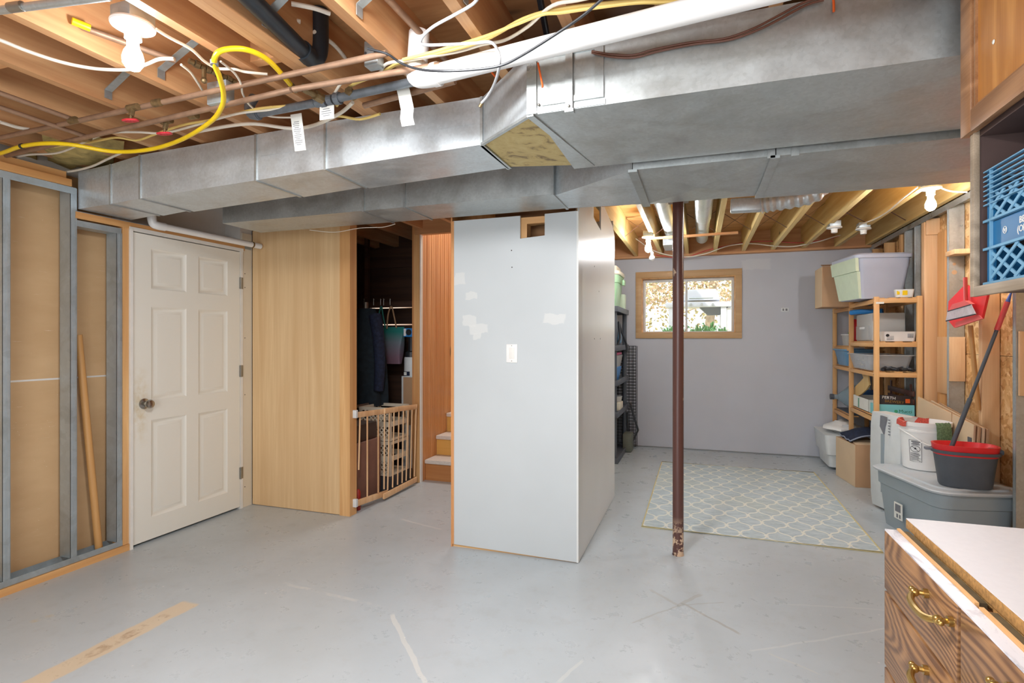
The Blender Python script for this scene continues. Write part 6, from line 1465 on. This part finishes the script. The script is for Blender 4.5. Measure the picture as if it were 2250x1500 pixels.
# blue milk crate
mc = thing('milk_crate', 'blue lettered milk crate inside the open oak cubby', 'crate', (.82, 1.4, 1.47))
cx0, cx1, cy0, cy1, cz0, cz1 = .680, .93, 1.33, 1.69, 1.4655, 1.752
b = B(); b.box(cx0+.0135, cx1-.0105, cy0+.0125, cy1-.0125, cz0, cz0+.008); b.box(cx1-.01, cx1, cy0, cy1, cz0, cz1)
for (y0_, y1_) in ((cy0, cy0+.012), (cy1-.012, cy1)):
    b.box(cx0+.0305, cx1-.0105, y0_+.0005, y1_-.0005, cz0, cz0+.09); b.box(cx0+.0305, cx1-.0105, y0_+.0005, y1_-.0005, cz1-.13, cz1-.06); b.box(cx0+.0125, cx0+.03, y0_, y1_, cz0, cz1)
for y in (cy0+.0005, cy1-.0305): b.box(cx0+.0055, cx0+.012, y, y+.03, cz0+.001, cz1-.001)
b.box(cx0+.006, cx0+.010, cy0+.031, cy1-.031, cz0+.095, cz0+.155); obj('shell', b, M['crate'], mc)
b = B()
for z in (cz0+.004, cz0+.09, cz0+.16): b.box(cx0-.002, cx0+.008, cy0-.004, cy1+.004, z-.003, z+.003)
for k in range(8):
    z = cz1-.0-.012*k-.002; b.box(cx0-.002, cx0+.006, cy0-.002, cy1+.002, z-.0014, z+.0014)
    b.box(cx0, cx1, cy1-.002, cy1+.003, z-.0014, z+.0014)
for z in (cz0+.004, cz0+.09, cz0+.16): b.box(cx0, cx1, cy1-.002, cy1+.004, z-.003, z+.003)
b.box(cx0-.001, cx0+.006, cy1-.03, cy1-.026, cz0, cz1)
lattice(b, (cx0+.003, cy0+.03, cz0+.007), (0, 1, 0), (0, 0, 1), cy1-cy0-.06, .08, 5, 2, .0026, .008, 1.7)
lattice(b, (cx0+.003, cy0+.03, cz0+.163), (0, 1, 0), (0, 0, 1), cy1-cy0-.06, .06, 5, 2, .0026, .008, 1.7)
obj('ribs', b, M['crate_lt'], mc)
fr = lambda y, z: facing((cx0+.0052, y, z), (0, -1, 0), (0, 0, 1))
text('lettering', 'BEATRICE', .022, M['inkwhite'], mc, fr(1.495, cz0+.134))
text('lettering', '(ONTARIO)', .022, M['inkwhite'], mc, fr(1.495, cz0+.114))
b = B(); b.tube([fr(1.605, cz0+.124) @ Vector((.008*math.cos(q), .008*math.sin(q), 0)) for q in [2*PI*k/16 for k in range(16)]], .0009, 5, 1, True); b.tube([fr(1.605, cz0+.124) @ Vector(v_) for v_ in ((-.004, .004, 0), (0, -.004, 0), (.004, .004, 0))], .0009, 5, 1); obj('round_emblem', b, M['inkwhite'], mc)

# ============================================================ OUTDOORS
b = B(); b.box(-12, 12, 7.25, 30, .8, 1.30); gr = struct('ground', b, M['soil'], (0, 0, 0), 'sunlit yard outside the window', 'ground')
bq = thing('barbecue', 'pale gas barbecue standing outside the window', 'barbecue', (.1, 9, 1.3))
YQ = 9.0
def q_(px, py): return at(px, py, y=YQ)
h0, h1 = q_(1500, 660), q_(1582, 634)
b = B(); prof = [(h0.x, h0.z), (h1.x, h0.z), (h1.x-.02, h1.z-.08), (h1.x-.06, h1.z), (h0.x+.06, h1.z), (h0.x+.02, h1.z-.08)]
b.prism([(x, YQ, z) for x, z in prof], (0, .45, 0)); obj('hood', b, M['bbq'], bq)
b = B(); b.tube([(h0.x+.1, YQ-.05, h0.z+.03), (h1.x-.1, YQ-.05, h0.z+.03)], .012, 8); obj('hood_handle', b, M['strap'], bq)
s0_, s1_ = q_(1462, 676), q_(1610, 662)
b = B(); b.box(s0_.x, s1_.x, YQ-.03, YQ+.45, s0_.z, s1_.z, .01); obj('console', b, M['bbq'], bq)
for px in (1518, 1542, 1566):
    p = q_(px, 669); b = B(); b.cyl((p.x, YQ-.03, p.z), (p.x, YQ-.06, p.z), .02, seg=14); obj('knob', b, M['strap'], bq)
b = B(); b.loft([[(-.0, YQ+.05, s0_.z), (.42, YQ+.05, s0_.z), (.42, YQ+.4, s0_.z), (0, YQ+.4, s0_.z)], [(.12, YQ+.1, s0_.z-.12), (.3, YQ+.1, s0_.z-.12), (.3, YQ+.3, s0_.z-.12), (.12, YQ+.3, s0_.z-.12)]]); obj('burner_box', b, M['bbq_dark'], bq)
for px in (1475, 1590):
    p = q_(px, 690); b = B(); b.box(p.x-.04, p.x+.04, YQ, YQ+.04, 1.3, s0_.z); b.box(p.x-.04, p.x+.04, YQ+.36, YQ+.4, 1.3, s0_.z); obj('leg', b, M['bbq'], bq)
b = B(); p = q_(1585, 700); b.box(p.x, p.x+.25, YQ+.02, YQ+.38, 1.33, s0_.z-.02, .02); obj('side_panel', b, M['white'], bq)
rnd = random.Random(3)
def plant(cx, cy, s, lab):
    b = B()
    for k in range(46):
        a_ = rnd.uniform(0, 2*PI); L = s*rnd.uniform(.6, 1.1); e_ = rnd.uniform(.5, 1.3)
        p = Vector((cx, cy, 1.3)); d = Vector((math.cos(a_)*math.cos(e_), math.sin(a_)*math.cos(e_), math.sin(e_)))*L
        q = p+d; r = q+Vector((d.x*.3, d.y*.3, -.06)); sd = Vector((-math.sin(a_), math.cos(a_), 0))*.012
        b.face([p-sd, p+sd, q+sd, q-sd]); b.face([q-sd, q+sd, r])
    o = obj('garden_plant', b, M['leafy']); tag(o, lab, 'plant', 'spiky plants outside the window')
for i, (x, y, s) in enumerate(((-.42, 8.1, .22), (-.28, 8.3, .26), (.02, 8.1, .24), (.15, 8.25, .28), (.3, 8.1, .2), (-.12, 8.2, .2))):
    plant(x, y, s, ['leftmost spiky green plant outside the window', 'second spiky green plant left of the post', 'spiky green plant just right of the post', 'tallest spiky green plant below the barbecue', 'rightmost low spiky plant by the barbecue leg', 'spiky green plant hidden behind the steel post'][i])
def tree(x, y, h, r, lab, mat, seed):
    rd = random.Random(seed); T = thing('tree', lab, 'tree', (x, y, 1.3), 'trees behind the yard')
    b = B(); b.tube([(x, y, 1.3), (x+rd.uniform(-.15, .15), y, 1.3+h*.4), (x+rd.uniform(-.3, .3), y, 1.3+h)], lambda u: r*(1-.6*u), 8)
    for k in range(5):
        z = 1.3+h*rd.uniform(.15, .7); b.tube([(x, y, z), (x+rd.uniform(-1, 1), y+rd.uniform(-.5, .5), z+rd.uniform(.3, .9))], .02, 5)
    obj('trunk', b, M['bark'], T)
    b = B()
    for k in range(1500):
        p = Vector((x+rd.gauss(0, .8), y+rd.gauss(0, .6), 1.3+h*.22+abs(rd.gauss(0, 1))*h*.35)); s = rd.uniform(.025, .06)
        n1_ = Vector((rd.uniform(-1, 1), rd.uniform(-1, 1), rd.uniform(-1, 1))).normalized()*s; n2_ = n1_.cross(Vector((rd.uniform(-1, 1), rd.uniform(-1, 1), rd.uniform(-1, 1)))).normalized()*s*.6
        b.face([p-n1_, p-n2_, p+n1_, p+n2_])
    o = obj('foliage', b, mat, T); o['kind'] = 'stuff'
TR = [(-2.2, 12.5, 3.2, .08, 'foliage', 'slim yellow tree at the left edge of the window view'), (-1.3, 13.5, 4, .11, 'foliage', 'yellow-green tree left of the steel post outside'), (-.6, 12.2, 3, .07, 'foliage2', 'thin rust-leaved tree near the left pane center'), (.2, 14, 4, .12, 'foliage', 'yellow tree behind the barbecue hood'), (1.0, 12.8, 3.4, .09, 'foliage2', 'rust-leaved tree behind the right pane'), (1.9, 13.6, 4, .1, 'foliage', 'yellow-green tree at the right edge of the window view'), (-3.2, 14.5, 4, .12, 'foliage2', 'rust-leaved tree furthest left outside')]
for i, (x, y, h, r, m_, lab) in enumerate(TR): tree(x, y, h, r, lab, M[m_], 20+i)
b = B(); rd = random.Random(9)
for k in range(9000):
    p = Vector((rd.uniform(-7, 6), 16+rd.gauss(0, .5), 1.3+rd.uniform(0, 4.2))); s = rd.uniform(.03, .08)
    n1_ = Vector((rd.uniform(-1, 1), rd.uniform(-1, 1), rd.uniform(-1, 1))).normalized()*s; n2_ = n1_.cross(Vector((rd.uniform(-1, 1), rd.uniform(-1, 1), rd.uniform(-1, 1)))).normalized()*s*.7
    b.face([p-n1_, p-n2_, p+n1_, p+n2_])
o = obj('hedge', b, M['foliage']); tag(o, 'dense sunlit yellow hedge at the back of the yard', 'hedge'); o['kind'] = 'stuff'
